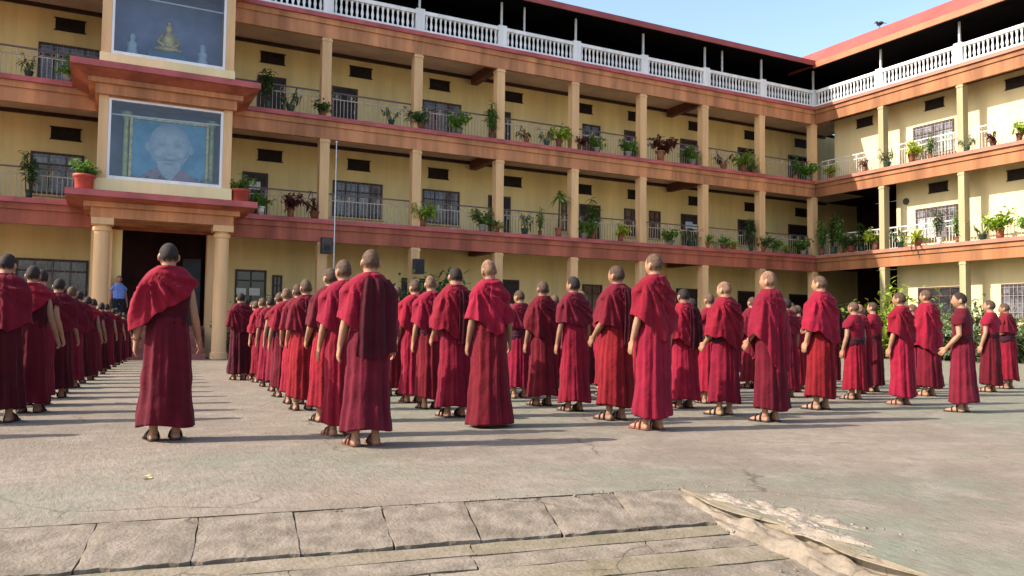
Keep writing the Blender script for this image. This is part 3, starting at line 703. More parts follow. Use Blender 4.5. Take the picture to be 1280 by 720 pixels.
mb = MB(); mb.box(-21.4, 2.5, 2.8, 2.95, F[3] - .06, 13.95); mb.build('terrace_wall', 'black', SIDE, False, True)
mb = MB(); mb.box(-21.4, .136, DS + .202, 2.95, CE[2] + .003, F[3] - .05); mb.build('terrace_floor', 'floor', SIDE, False, True)
mb = MB(); mb.box(-21.4, -3.66, DS + .21, 8.0, 0, CE[2]); mb.box(-3.66, -.16, DS + .21, 8.0, F[2] - .3, CE[2]); mb.build('room_block', 'dark_room', SIDE, False, True)
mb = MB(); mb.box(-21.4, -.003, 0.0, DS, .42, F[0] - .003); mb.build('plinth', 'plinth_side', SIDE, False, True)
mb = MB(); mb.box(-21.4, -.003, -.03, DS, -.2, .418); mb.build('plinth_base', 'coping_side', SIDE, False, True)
for a, b_, z, kd in [(-6.16, -4.32, 9.82, 'grille'), (-6.28, -4.38, 6.28, 'grille'), (-6.39, -4.44, 2.93, 'dark'), (-9.9, -7.96, 2.93, 'grille'), (-10.2, -9.3, 9.85, 'door'), (-10.2, -9.3, 6.3, 'door'), (-13.5, -11.6, 9.82, 'grille'), (-13.5, -11.6, 6.28, 'grille'), (-13.5, -11.6, 2.93, 'grille'), (-17, -16.1, 9.85, 'door'), (-17, -16.1, 6.3, 'door')]:
    k = 2 if z > 9 else 1 if z > 5 else 0
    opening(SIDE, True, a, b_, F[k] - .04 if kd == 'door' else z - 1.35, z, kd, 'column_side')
for u in (-1.86, -5.3, -8.69, -12.5, -16.1): vent(SIDE, True, u, 10.62)
for u in (-5.42, -8.69, -12.5, -16.1): vent(SIDE, True, u, 7.08)
mb = MB(); mb.tube([(-3.93, DS - .06, 6.69), (-3.93, DS - .003, 6.69)], .14, 16); mb.build('wall_lamp', 'grey_plastic', SIDE, False, True)
r_ = prism([(-.50, 13.34), (.52, 14.36), (7.5, 14.8), (7.5, 14.9), (.50, 14.46), (-.50, 13.46)], -22, 1.15).build('roof', 'roof_side', SIDE, False, True)
prism([(-.58, 13.26), (-.505, 13.26), (-.505, 13.52), (-.58, 13.52)], -22, -.45).build('gutter', 'roof_trim', r_, False, True)
prism([(-.49, 13.28), (7.3, 13.55), (7.3, 13.6), (-.49, 13.335)], -21.8, -.5).build('roof_shade_sheet', 'black', SIDE, False, True)  # black sheet standing for shade, as on the long building

# ------------------------------------------------------------------ small fixtures
def speaker(x, y, z, m, label):
    t = thing('loudspeaker', label, 'loudspeaker', (x, y, z))
    mb = MB(); P = []
    for yy, wv in ((-.19, .19), (.13, .14)):
        P.append([(-wv, yy, -.26), (wv, yy, -.26), (wv, yy, .26), (-wv, yy, .26)])
    mb.grid(np.array(P), True, (True, True)); mb.build('cabinet', m, t)
    mb = MB(); mb.box(-.165, .165, -.205, -.192, -.235, .235); mb.build('grille', 'grey_plastic' if m == 'plastic_black' else 'plastic_black', t)
    mb = MB(); mb.tube([(0, -.206, -.09), (0, -.215, -.09)], .12, 18); mb.build('cone', 'plastic_black', t)
    mb = MB(); mb.box(-.05, .05, .131, .30, -.06, .06); mb.build('bracket', 'steel', t)
    return t
speaker(-23.10, -.32, 3.66, 'plastic_black', 'black loudspeaker fixed high on the column beside the thin white pole')
speaker(-19.85, -.32, 3.12, 'grey_plastic', 'grey loudspeaker fixed on the second column from the white pole')
t = thing('flagpole', 'thin white bare pole standing before the long building', 'pole', (-23.3, -2.2, 0))
mb = MB(); mb.tube([(0, 0, .1), (0, 0, 6.7)], [.019, .014], 10); mb.build('shaft', 'steel', t, True)
mb = MB(); mb.lathe([(.10, 0), (.10, .06), (.05, .12)], 12); mb.build('base', 'steel', t)
mb = MB(); mb.ell((0, 0, 6.73), (.035, .035, .04), 10, 8); mb.build('finial', 'steel', t, True)
# crow
t = thing('bird', 'small black crow perched on the salmon roof edge', 'bird', (.52, -3.2, 14.49))
mb = MB(); mb.ell((0, 0, .16), (.08, .17, .09), 14, 8); mb.ell((0, .17, .27), (.055, .065, .055), 12, 8)
mb.tube([(0, .22, .27), (0, .31, .255)], [.022, .004], 6); mb.tube([(0, -.12, .15), (0, -.24, .10), (0, -.34, .07)], [.06, .045, .03], 8, [.4, .3, .2])
for s in (-1, 1): mb.tube([(s * .03, .02, .09), (s * .03, .03, -.03)], .01, 6)
mb.build('body', 'plastic_black', t, True)
mb = MB()
for s in (-1, 1): mb.tube([(s * .075, .08, .19), (s * .085, -.06, .17), (s * .05, -.24, .12)], [.05, .06, .02], 8, [.3, .25, .3])
mb.build('wings', 'plastic_black', t, True)

# ------------------------------------------------------------------ plants
def leaf(mb, p, d, ln, wd, droop, upv=(0, 0, 1), seg=3):
    p = Vector(p); d = Vector(d).normalized(); s = d.cross(Vector(upv))
    if s.length < 1e-3: s = Vector((1, 0, 0))
    s.normalize(); row = []
    for i in range(seg + 1):
        t = i / seg; w_ = wd * (math.sin(PI * (0.12 + 0.88 * t)) if i < seg else 0.02)
        c = p + d * (ln * t) + Vector((0, 0, -droop * ln * t * t))
        row.append([tuple(c - s * w_), tuple(c + Vector((0, 0, -w_ * .35))), tuple(c + s * w_)])
    mb.grid(np.array(row), closed=False)
def foliage(kind, seed):
    q = random.Random(seed); mb = MB(); st = MB()
    rd = lambda: Vector((q.gauss(0, 1), q.gauss(0, 1), q.gauss(0, 1))).normalized()
    if kind == 'rosette':      # arching strap leaves
        for i in range(46):
            a = q.uniform(0, 2 * PI); e = q.uniform(.25, 1.45)
            leaf(mb, (0, 0, 0), (math.cos(a) * math.cos(e), math.sin(a) * math.cos(e), math.sin(e)), q.uniform(.35, .62), .028, q.uniform(.3, .9), seg=4)
        st.tube([(0, 0, -.05), (0, 0, .06)], .03, 6)
    elif kind == 'bush':
        for i in range(9):
            dv = rd(); dv.z = abs(dv.z) + .4; dv.normalize(); L_ = q.uniform(.25, .45)
            st.tube([(0, 0, -.03), tuple(dv * L_ * .5 + Vector((0, 0, .05))), tuple(dv * L_)], [.012, .009, .004], 5)
            for k in range(26):
                c = dv * L_ * q.uniform(.35, 1.1) + rd() * q.uniform(.02, .14)
                leaf(mb, c, rd() + Vector((0, 0, .3)), q.uniform(.08, .15), q.uniform(.025, .042), .3)
    elif kind == 'tall':       # several upright stems with leaf whorls
        for i in range(4):
            x, y = q.uniform(-.08, .08), q.uniform(-.08, .08); h = q.uniform(.7, 1.25); lx, ly = q.uniform(-.16, .16), q.uniform(-.16, .16)
            st.tube([(x, y, -.03), (x + lx * .5, y + ly * .5, h * .5), (x + lx, y + ly, h)], [.016, .013, .006], 6)
            for k in range(44):
                t_ = q.uniform(.25, 1.03); a = q.uniform(0, 2 * PI); e = q.uniform(-.1, .9)
                leaf(mb, (x + lx * t_, y + ly * t_, h * t_), (math.cos(a) * math.cos(e), math.sin(a) * math.cos(e), math.sin(e)), q.uniform(.14, .26), q.uniform(.022, .04), .6)
    elif kind == 'palm':       # stem with a crown
        st.tube([(0, 0, -.03), (.03, .01, .45), (.0, .02, .85)], [.028, .022, .018], 7)
        for i in range(34):
            a = q.uniform(0, 2 * PI); e = q.uniform(-.1, 1.3)
            leaf(mb, (0, .02, q.uniform(.76, .88)), (math.cos(a) * math.cos(e), math.sin(a) * math.cos(e), math.sin(e)), q.uniform(.25, .42), .026, q.uniform(.4, 1.0), seg=4)
    elif kind == 'sparse':
        for i in range(5):
            dv = Vector((q.gauss(0, .5), q.gauss(0, .5), 1)).normalized(); L_ = q.uniform(.3, .6)
            st.tube([(0, 0, -.03), tuple(dv * L_ * .6), tuple(dv * L_)], [.01, .007, .004], 5)
            for k in range(11):
                c = dv * L_ * q.uniform(.3, 1.0); leaf(mb, c, rd() + Vector((0, 0, .2)), q.uniform(.10, .19), .026, .5)
    elif kind == 'shrub':      # big ground shrub
        for i in range(34):
            dv = rd(); dv.z = abs(dv.z) * .9 + .25; L_ = q.uniform(.45, 1.0)
            e_ = Vector((dv.x * L_ * .85, dv.y * L_ * .7, dv.z * L_ * .85))
            st.tube([(dv.x * .08, dv.y * .08, -.05), tuple(e_ * .5 + Vector((0, 0, .1))), tuple(e_)], [.02, .014, .005], 5)
            for k in range(80):
                c = e_ * q.uniform(.45, 1.06) + rd() * q.uniform(.03, .20)
                leaf(mb, c, rd() + Vector((0, 0, .4)), q.uniform(.06, .11), q.uniform(.016, .028), .4, seg=2)
    return mb, st
def pot(kind, m):
    mb = MB()
    if kind == 'round': mb.lathe([(.09, 0), (.13, .10), (.15, .20), (.165, .215), (.165, .25), (.14, .25), (.135, .22)], 18)
    elif kind == 'tall': mb.lathe([(.11, 0), (.115, .16), (.135, .30), (.15, .31), (.15, .34), (.13, .34), (.125, .31)], 18)
    else: mb.lathe([(.20, 0), (.24, .08), (.26, .38), (.30, .40), (.30, .47), (.25, .47), (.24, .42)], 20)
    return mb
PROTO = {}
def plant_proto(key, kind, leafm, potm, pk, seed, cat='potted plant', name='potted_plant'):
    t = thing(name, 'plant', cat, (0, 0, -50))
    z = 0.0
    if potm:
        pb = pot(pk, potm); ps_ = 1.0 if pk == 'big' else .80; pb.v = [(p[0] * ps_, p[1] * ps_, p[2] * ps_) for p in pb.v]; po = pb.build('pot', potm, t, True)
        z = {'round': .176, 'tall': .248, 'big': .42}[pk]
        s = MB(); s.lathe([(.095 if pk != 'big' else .235, z - .02), (.09 if pk != 'big' else .22, z)], 14); s.build('soil', 'soil', po)
    mb, st = foliage(kind, seed)
    fs = 1.15 if potm else 1.0
    mb.v = [(p[0] * fs, p[1] * fs, p[2] * fs + z) for p in mb.v]; st.v = [(p[0] * fs, p[1] * fs, p[2] * fs + z) for p in st.v]
    mb.build('foliage', leafm, t); st.build('stem', 'bark', t, True)
    PROTO[key] = t
plant_proto('rosette', 'rosette', 'leaf', 'terracotta', 'round', 1)
plant_proto('rosette_y', 'rosette', 'leaf_bright', 'terracotta', 'round', 2)
plant_proto('bush', 'bush', 'leaf', 'grey_pot', 'round', 3)
plant_proto('bush_y', 'bush', 'leaf_bright', 'terracotta', 'tall', 4)
plant_proto('bush_d', 'bush', 'leaf_dark', 'terracotta', 'round', 5)
plant_proto('red', 'bush', 'leaf_red', 'terracotta', 'tall', 6)
plant_proto('sparse', 'sparse', 'leaf_grey', 'green_pot', 'round', 7)
plant_proto('sparse_r', 'sparse', 'leaf_red', 'terracotta', 'round', 8)
plant_proto('tall', 'tall', 'leaf', 'terracotta', 'tall', 9)
plant_proto('tall_d', 'tall', 'leaf_dark', 'green_pot', 'tall', 10)
plant_proto('tall_g', 'tall', 'leaf_grey', 'white_pot', 'tall', 14)
plant_proto('palm', 'palm', 'leaf', 'terracotta', 'tall', 11)
plant_proto('white', 'bush_y' and 'bush', 'leaf', 'white_pot', 'tall', 12)
plant_proto('big', 'bush', 'leaf', 'red_pot', 'big', 13)
DESC = dict(rosette='arching green potted plant', rosette_y='arching yellow-green potted plant', bush='bushy green potted plant', bush_y='bushy yellow-green potted plant', bush_d='dark bushy potted plant',
            red='dark red leafy potted plant', sparse='thin grey-green potted plant', sparse_r='thin reddish potted plant', tall='tall green potted plant', tall_d='tall dark green potted plant',
            tall_g='tall grey-green plant in a white pot', palm='palm-like plant with a bare stem', white='green plant in a white pot', big='big green shrub in a wide red pot')
ORD = ['first', 'second', 'third', 'fourth', 'fifth', 'sixth', 'seventh', 'eighth', 'ninth', 'tenth', 'eleventh', 'twelfth', 'thirteenth', 'fourteenth', 'fifteenth', 'sixteenth', 'seventeenth', 'eighteenth', 'nineteenth', 'twentieth']
def place_plants(lst, wingname, floor, swap, galleryname):
    grp = f'potted plants on the {galleryname} of the {wingname}'
    order = sorted(range(len(lst)), key=lambda i: -lst[i][0])
    cnt = {}
    q = random.Random(len(lst) * 7 + floor)
    for i in order:
        u, key, sc = lst[i]
        cnt[key] = cnt.get(key, 0) + 1
        tot = sum(1 for e in lst if e[1] == key)
        d = q.uniform(.02, .07); z = F[floor]; sc = sc * q.uniform(.85, 1.08)
        loc = (d, u, z) if swap else (u, d, z)
        nm = ORD[cnt[key] - 1] + ' ' if tot > 1 else ''
        lab = f"{nm}{DESC[key]} from the corner, {galleryname}, {wingname}" if tot > 1 else f"only {DESC[key]} on the {galleryname}, {wingname}"
        copy_thing(PROTO[key], lab, loc, q.uniform(0, 6.28), sc, grp)
place_plants([(-31.74, 'sparse', 1), (-30.75, 'bush', 1.1), (-25.03, 'tall_d', 1.0), (-24.28, 'sparse', 1.1), (-23.2, 'bush_d', 1.0), (-20.79, 'sparse', 1.1), (-19.7, 'bush_d', 1.15), (-18.2, 'bush', 1.35), (-16.83, 'tall', .85), (-15.39, 'sparse_r', 1.1),
              (-14.5, 'sparse', 1.0), (-13.96, 'bush_y', 1.2), (-13.04, 'red', 1.0), (-12.2, 'bush', 1.0), (-10.63, 'bush', 1.3), (-9.0, 'red', 1.6), (-7.32, 'bush', 1.2), (-5.58, 'sparse_r', 1.3), (-4.41, 'bush_y', 1.2), (-3.79, 'rosette', 1.1),
              (-1.21, 'tall', .8), (-.35, 'bush', 1.2)], 'long building', 2, False, 'upper gallery')
place_plants([(-31.61, 'tall_d', .95), (-25.14, 'white', 1.1), (-24.19, 'red', 1.1), (-23.4, 'sparse_r', 1.3), (-19.55, 'bush_y', 1.2), (-17.2, 'bush', 1.3), (-16.6, 'rosette', 1.0), (-15.4, 'sparse', 1.4), (-14.75, 'tall', .8), (-13.93, 'palm', 1.25), (-12.33, 'tall', 1.2), (-12.75, 'bush', 1.1),
              (-11.01, 'bush_y', 1.0), (-8.44, 'bush', 1.1), (-7.36, 'sparse', 1.2), (-6.48, 'rosette', 1.2), (-5.58, 'rosette', 1.2), (-5.0, 'rosette_y', 1.0), (-3.95, 'tall_d', 1.15), (-3.3, 'bush_d', 1.3), (-2.5, 'bush', 1.0), (-1.8, 'rosette_y', 1.0), (-.75, 'bush', 1.1)], 'long building', 1, False, 'lower gallery')
place_plants([(-.9, 'bush_y', .9), (-2.73, 'sparse_r', 1.0), (-3.85, 'sparse', 1.2), (-4.99, 'bush_y', 1.3), (-5.86, 'tall', .7), (-7.4, 'sparse', .9), (-8.41, 'sparse_r', 1.2), (-9.4, 'bush_y', 1.1), (-11.5, 'bush', 1.1), (-13.2, 'rosette', 1.1)], 'sunlit side wing', 2, True, 'upper gallery')
place_plants([(-.35, 'tall', 1.2), (-1.0, 'tall_d', 1.2), (-1.45, 'tall', 1.0), (-1.95, 'bush_d', 1.5), (-2.5, 'tall_d', .95), (-3.25, 'bush_y', 1.35), (-4.46, 'sparse', 1.3), (-5.23, 'rosette_y', 1.4), (-6.18, 'tall_g', 1.0), (-6.95, 'tall', .95), (-7.94, 'sparse', 1.2), (-8.6, 'bush_y', 1.5), (-9.7, 'bush', 1.2), (-12.0, 'bush_y', 1.2)], 'sunlit side wing', 1, True, 'lower gallery')
copy_thing(PROTO['big'], 'big green shrub in a red pot left of the portrait window', (-30.18, -2.22, 4.58), .4, .92, 'shrubs on the porch canopy')
copy_thing(PROTO['big'], 'big green shrub in a red pot right of the portrait window', (-26.08, -1.9, 4.58), 2.1, .95, 'shrubs on the porch canopy')
# shrubs at ground level
plant_proto('shrub_y', 'shrub', 'leaf_bright', None, '', 21, 'shrub', 'shrub')
plant_proto('shrub_g', 'shrub', 'leaf_grey', None, '', 22, 'shrub', 'shrub')
plant_proto('shrub_d', 'shrub', 'leaf_dark', None, '', 23, 'shrub', 'shrub')
for key, x, y, sc, lab in [('shrub_y', -1.6, -4.9, 3.1, 'bright yellow-green shrub below the side wing, brightest of its row'), ('shrub_g', -1.2, -2.7, 2.5, 'grey-green shrub nearest the inner corner before the side wing'),
                           ('shrub_g', -1.2, -7.2, 2.6, 'grey-green shrub just past the bright yellow-green one'), ('shrub_g', -1.2, -9.1, 2.5, 'grey-green shrub before the louvred ground-floor window'),
                           ('shrub_d', -19.75, -1.3, 3.0, 'dark green shrub under the grey loudspeaker'), ('shrub_d', -18.6, -1.2, 2.35, 'lower dark green shrub beside the one under the grey loudspeaker'),
                           ('shrub_d', -24.9, -1.2, 2.0, 'dark green shrub under the ground-floor window with papers'), ('shrub_d', -14.8, -1.0, 1.5, 'dark green shrub at the middle of the long building'), ('shrub_y', -1.1, -11.6, 1.5, 'yellow-green shrub at the far right of the row')]:
    copy_thing(PROTO[key], lab, (x, y, 0), len(lab) * .7 + x, sc, 'shrubs along the building foot')
for t in list(PROTO.values()): remove_tree(t)

# ------------------------------------------------------------------ people
# local frame of a standing person: feet at the origin, facing +y, their left arm at -x; 1.70 m tall
def head_pts(nu=40, nv=28, c=(0, .012, 1.585), hair=None):
    c = np.array(c); out = np.zeros((nv + 1, nu, 3)); msk = np.zeros((nv + 1, nu))
    for i in range(nv + 1):
        ph = -PI / 2 + PI * (i + .02) / (nv + .04)
        for k in range(nu):
            th = 2 * PI * k / nu
            dx, dy, dz = math.cos(ph) * math.cos(th), math.cos(ph) * math.sin(th), math.sin(ph)
            rx, ry, rz = .074, .094, .115
            x, y, z = dx * rx, dy * ry, math.copysign(abs(dz) ** .94, dz) * rz
            if dz < 0:
                x *= 1 - .30 * (-dz) ** 1.6
                if dy < 0: y *= 1 - .42 * (-dz) ** 1.2
            if dy < 0 and dz > -.2: y *= 1.05
            G = lambda ax, az, s: math.exp(-(((dx - ax) / s) ** 2 + ((dz - az) / s) ** 2)) if dy > 0 else 0
            y += .020 * G(0, -.16, .13) + .010 * G(0, .02, .10) + .004 * G(0, .22, .3)
            y -= .010 * G(.38, .06, .17) + .010 * G(-.38, .06, .17)
            y += .006 * G(0, -.42, .16) - .004 * G(0, -.47, .06) + .009 * G(0, -.78, .22)
            y += .005 * G(.45, -.16, .2) + .005 * G(-.45, -.16, .2)
            out[i, k] = (x, y, z)
            if hair is not None:
                lim = -.50 + .05 * math.sin(9 * th) if dy < -.35 else (-.50 + (dy + .35) / .75 * .58 if dy < .40 else .08 + min(1, (dy - .40) / .22) * .50)
                mk = min(1, max(0, (dz - lim) / .34)); msk[i, k] = mk
                out[i, k] *= 1 + hair * mk - .006 * (1 - mk) ** 3
    out += c
    return out, msk
HEADC = (0, .012, 1.585)
def hand(mb, W, d, pn, fwd, curl=.5, s=1.0):
    """palm and five fingers from wrist W along d; pn = palm normal, fwd = thumb side"""
    W, d, pn, fwd = [Vector(v) for v in (W, d, pn, fwd)]; d.normalize(); pn.normalize(); fwd.normalize()
    rows = []
    for t, wd, th in ((-.02, .026, .022), (.02, .033, .020), (.05, .040, .018), (.085, .040, .015), (.10, .034, .012)):
        c = W + d * t * s
        rows.append([tuple(c + fwd * (wd * s * math.cos(a)) + pn * (th * s * math.sin(a))) for a in [2 * PI * k / 12 for k in range(12)]])
    mb.grid(np.array(rows), True, (True, True))
    for k, (off, ln) in enumerate(((.030, .072), (.0105, .080), (-.0095, .075), (-.029, .058))):
        p = W + d * .085 * s + fwd * off * s; dd = d + fwd * off * 1.2; dd.normalize(); pts = [p]; ang = 0
        for j, fr in enumerate((.42, .32, .26)):
            ang += curl * (.55 if j == 0 else .75)
            v = dd * math.cos(ang) + pn * math.sin(ang); pts.append(pts[-1] + v * ln * fr * s)
        mb.tube(pts, [.0098 * s, .0092 * s, .0085 * s, .0072 * s], 8)
    p = W + d * .018 * s + fwd * .026 * s; v1 = (d * .7 + fwd * .62 + pn * .25).normalized(); v2 = (d * .92 + fwd * .2 + pn * .38).normalized()
    mb.tube([p, p + v1 * .038 * s, p + v1 * .038 * s + v2 * .032 * s, p + v1 * .038 * s + v2 * .056 * s], [.013 * s, .0115 * s, .010 * s, .008 * s], 8)

def arm_pose(kind, side):
    s = side
    sh = Vector((s * .150, -.01, 1.345))
    if kind == 'hang':
        el = Vector((s * .205, -.03, 1.09)); wr = Vector((s * .228, .03, .855)); pn, fw_ = Vector((-s, .15, 0)), Vector((0, 1, .12))
    elif kind == 'hang_in':
        el = Vector((s * .200, -.035, 1.09)); wr = Vector((s * .252, .055, .865)); pn, fw_ = Vector((-s, .35, 0)), Vector((s * .25, 1, .12))
    elif kind == 'bent':
        el = Vector((s * .205, -.045, 1.095)); wr = Vector((s * .205, .125, .905)); pn, fw_ = Vector((-s, .1, .2)), Vector((0, .75, .6))
    else:   # folded in front
        el = Vector((s * .200, -.02, 1.09)); wr = Vector((s * .075, .20, 1.02)); pn, fw_ = Vector((-s * .35, -1, 0)), Vector((0, 0, 1))
    return sh, el, wr, pn, fw_
PIV = Vector((0, -.004, 1.49))
def head_rot(t): return Matrix.Rotation(t[0], 3, 'Z') @ Matrix.Rotation(t[1], 3, 'X') @ Matrix.Rotation(t[2], 3, 'Y')
def body_mesh(name, lk, rk, turn=(0, 0, 0), feet_dx=.085):
    mb = MB(); hd = MB()
    H, _ = head_pts(); hd.grid(H, True, (True, True))
    for s in (-1, 1):                                                # ears
        e = MB(); e.ell((0, 0, 0), (.010, .020, .033), 12, 8)
        hd.add([(p[0] + s * .077 + s * abs(p[1]) * .25 * (p[1] < 0), p[1] - .002, p[2] + 1.572 + p[1] * -.2) for p in e.v], e.f)
    HR = head_rot(turn)
    mb.add([tuple(HR @ (Vector(p) - PIV) + PIV) for p in hd.v], hd.f)
    mb.tube([(0, -.022, 1.36), (0, -.018, 1.43), (0, -.004, 1.50), (0, .006, 1.57)], [.075, .060, .056, .058], 16)
    T = []
    for z, a, b_ in ((.80, .115, .075), (.92, .128, .085), (1.02, .122, .08), (1.15, .145, .095), (1.28, .165, .10), (1.36, .165, .085), (1.41, .11, .065), (1.44, .06, .05)):
        T.append([(a * math.cos(t), b_ * math.sin(t) - .01, z) for t in [2 * PI * k / 20 for k in range(20)]])
    mb.grid(np.array(T), True, (True, True))
    for s, kd in ((-1, lk), (1, rk)):
        sh, el, wr, pn, fw_ = arm_pose(kd, s)
        m1 = sh.lerp(el, .45); m2 = el.lerp(wr, .35)
        mb.tube([sh + Vector((-s * .05, 0, .01)), sh, m1, el, m2, wr, wr + (wr - el).normalized() * .02], [.046, .046, .042, .034, .037, .026, .024], 14)
        hand(mb, wr, wr - el, pn, fw_, .45 if kd != 'front' else .3)
    for s in (-1, 1):
        x = s * feet_dx
        mb.tube([(x * .9, -.005, .86), (x, .0, .50), (x, -.012, .40), (x, -.018, .28), (x, -.012, .12), (x, -.012, .065)], [.070, .056, .055, .052, .034, .036], 14)
        rows = []
        for y, wd, ht in ((-.062, .022, .030), (-.045, .032, .052), (-.01, .034, .078), (.05, .036, .060), (.11, .044, .040), (.15, .043, .030), (.165, .038, .022)):
            xo = x + s * .10 * max(0, y)
            rows.append([(xo + wd * math.cos(a), y, .022 + max(-.004, ht * math.sin(a) * .98) if math.sin(a) > 0 else .018 + .004 * math.sin(a)) for a in [2 * PI * k / 14 for k in range(14)]])
        mb.grid(np.array(rows), True, (True, True))
        for k, (ox, ln, r_) in enumerate(((-.028, .036, .0125), (-.010, .034, .009), (.006, .030, .0085), (.021, .024, .008), (.034, .016, .0075))):
            px = x + s * (ox * 1.0 + .016); mb.tube([(px, .145 - k * .004, .032), (px, .16 + ln * .4, .031), (px, .16 + ln, .026)], [r_ * 1.1, r_, r_ * .8], 8)
    me = mb.mesh(name + '_raw', None, True)
    o = bpy.data.objects.new(name + '_raw', me); COL.objects.link(o)
    md = o.modifiers.new('r', 'REMESH'); md.mode = 'VOXEL'; md.voxel_size = .0072; md.use_smooth_shade = True
    ms_ = o.modifiers.new('s', 'SMOOTH'); ms_.factor = .5; ms_.iterations = 2
    dg = bpy.context.evaluated_depsgraph_get()
    out = bpy.data.meshes.new_from_object(o.evaluated_get(dg)); out.name = name
    bpy.data.objects.remove(o)
    out.polygons.foreach_set('use_smooth', [True] * len(out.polygons))
    out.materials.clear(); out.materials.append(M['skin'])
    return out
POSE = {'hang': ('hang', 'hang_in'), 'mix': ('hang', 'front'), 'front': ('front', 'front'), 'bent': ('bent', 'front'), 'bent_hang': ('bent', 'hang_in')}
BODY = {}
def get_body(pose, turn):
    if (pose, turn) not in BODY: BODY[(pose, turn)] = body_mesh('person_body', *POSE[pose], turn=turn)
    return BODY[(pose, turn)]
def hair_mesh(off, m):
    P, mk = head_pts(44, 30, HEADC, off)
    nv, nu = mk.shape; mb = MB(); idx = {}
    keep = []
    for i in range(nv - 1):
        for k in range(nu):
            k2 = (k + 1) % nu
            if max(mk[i, k], mk[i, k2], mk[i + 1, k], mk[i + 1, k2]) > 0: keep.append(((i, k), (i, k2), (i + 1, k2), (i + 1, k)))
    for f in keep:
        for v in f:
            if v not in idx: idx[v] = len(idx)
    mb.v = [None] * len(idx)
    for v, j in idx.items(): mb.v[j] = tuple(P[v])
    mb.f = [tuple(idx[v] for v in f) for f in keep]
    top = [idx[(nv - 1, k)] for k in range(nu) if (nv - 1, k) in idx]
    if len(top) == nu: mb.f.append(tuple(top))
    me = mb.mesh('hair', m, True); at = me.attributes.new('growth', 'FLOAT', 'POINT')
    gv = [0.] * len(idx)
    for v, j in idx.items(): gv[j] = float(mk[v])
    if len(me.vertices) == len(gv): at.data.foreach_set('value', gv)
    return me
HAIR = {'black': hair_mesh(.040, 'hair_black'), 'stubble': hair_mesh(.024, 'hair_stubble'), 'shaven': hair_mesh(.018, 'hair_shaven')}
HAIR['shaven'].materials[0] = M['hair_shaven']

def lerp_tab(tab, x):
    xs = [t[0] for t in tab]; return np.interp(x, xs, [t[1] for t in tab])
def ss(a, b_, x): t = np.clip((x - a) / (b_ - a), 0, 1); return t * t * (3 - 2 * t)
def section(aL, aR, bF, bB, th, n=2.3):
    c, s = np.cos(th), np.sin(th)
    a = np.where(c < 0, aL, aR); b_ = np.where(s < 0, bB, bF)
    r = (np.abs(c / a) ** n + np.abs(s / b_) ** n) ** (-1.0 / n)
    return r
def vfold(th, z, q, n, amp, sharp=1.6):
    """soft vertical cloth folds that wander with height"""
    out = 0
    for j in range(3):
        k = n * (1, .62, 1.55)[j]; k = max(2, round(k)); p = q.rand() * 6.28; tw = q.uniform(-1.3, 1.3)
        wv = .5 + .5 * np.cos(k * th + p + tw * z + .7 * np.sin(2.2 * z + q.rand() * 6) + .9 * np.sin(2 * th + q.rand() * 6) + .6 * np.sin(3 * th + 1.5 * z + q.rand() * 6))
        out = out + (1, .6, .45)[j] * (wv ** sharp - .42)
    md = .55 + .45 * np.cos(2 * th + q.rand() * 6.28) * np.cos(th + q.rand() * 6.28) + .25 * np.cos(3 * th + q.rand() * 6.28 + 2 * z)
    return amp * out * np.clip(md + .35, .2, 1.5)
NT = 112
def close_hem(P, inward=.86, lift=.012):
    c = P[0].mean(axis=0); row = c + (P[0] - c) * inward; row[:, 2] = P[0][:, 2] + lift
    return np.concatenate([row[None], P], axis=0)
from mathutils import noise as MN
def rumple(mb, seed, amp, fr=5.0):
    out = []
    for p in mb.v:
        k = MN.fractal(Vector((p[0] * fr + seed * 3.1, p[1] * fr, p[2] * fr * .7)), 1.0, 2.0, 3)
        r = math.hypot(p[0], p[1] + .012) + 1e-6; e = amp * k
        out.append((p[0] * (1 + e / r), p[1] + (p[1] + .012) * e / r, p[2] + e * .4))
    mb.v = out
def skirt_mesh(seed, m, hem=.10, flare=1.0, top=1.06, waist=1.0):
    q = np.random.RandomState(seed); nz = 44; th = np.linspace(0, 2 * PI, NT, endpoint=False); st = q.get_state()
    rows = []; yoff = q.uniform(-.01, .01)
    for i in range(nz):
        t = i / (nz - 1); z = hem + (top - hem) * t; q.set_state(st)
        a = lerp_tab([(0, .205 * flare), (.25, .190 * (flare * .6 + .4)), (.55, .182), (.78, .178), (1, .150 * waist)], t)
        b_ = lerp_tab([(0, .165 * flare), (.25, .150 * (flare * .6 + .4)), (.55, .138), (.78, .132), (1, .112 * waist)], t)
        r = section(a, a, b_ * .96, b_ * 1.05, th, 2.2)
        amp = .021 * (1 - .62 * t)
        r = r + vfold(th, z, q, 11, amp, 1.9)
        # one broad box pleat behind
        e = np.angle(np.exp(1j * (th - 1.5 * PI - q.uniform(-.5, .5) - .12 * (1 - t))))
        r = r + .014 * (1 - .5 * t) * (ss(-.9, -.82, e) - ss(.15 + .25 * (1 - t), .20 + .25 * (1 - t), e))
        zz = z + (1 - t) ** 3 * .018 * np.cos(2 * th + q.rand() * 6) * (1 if hem > .05 else .3)
        rows.append(np.stack([r * np.cos(th), r * np.sin(th) - .012 + yoff * (1 - t), zz + 0 * th], 1))
    mb = MB(); mb.grid(close_hem(np.array(rows)), True, (False, True)); rumple(mb, seed, .016, 4.5); return mb.mesh('skirt', m, True)
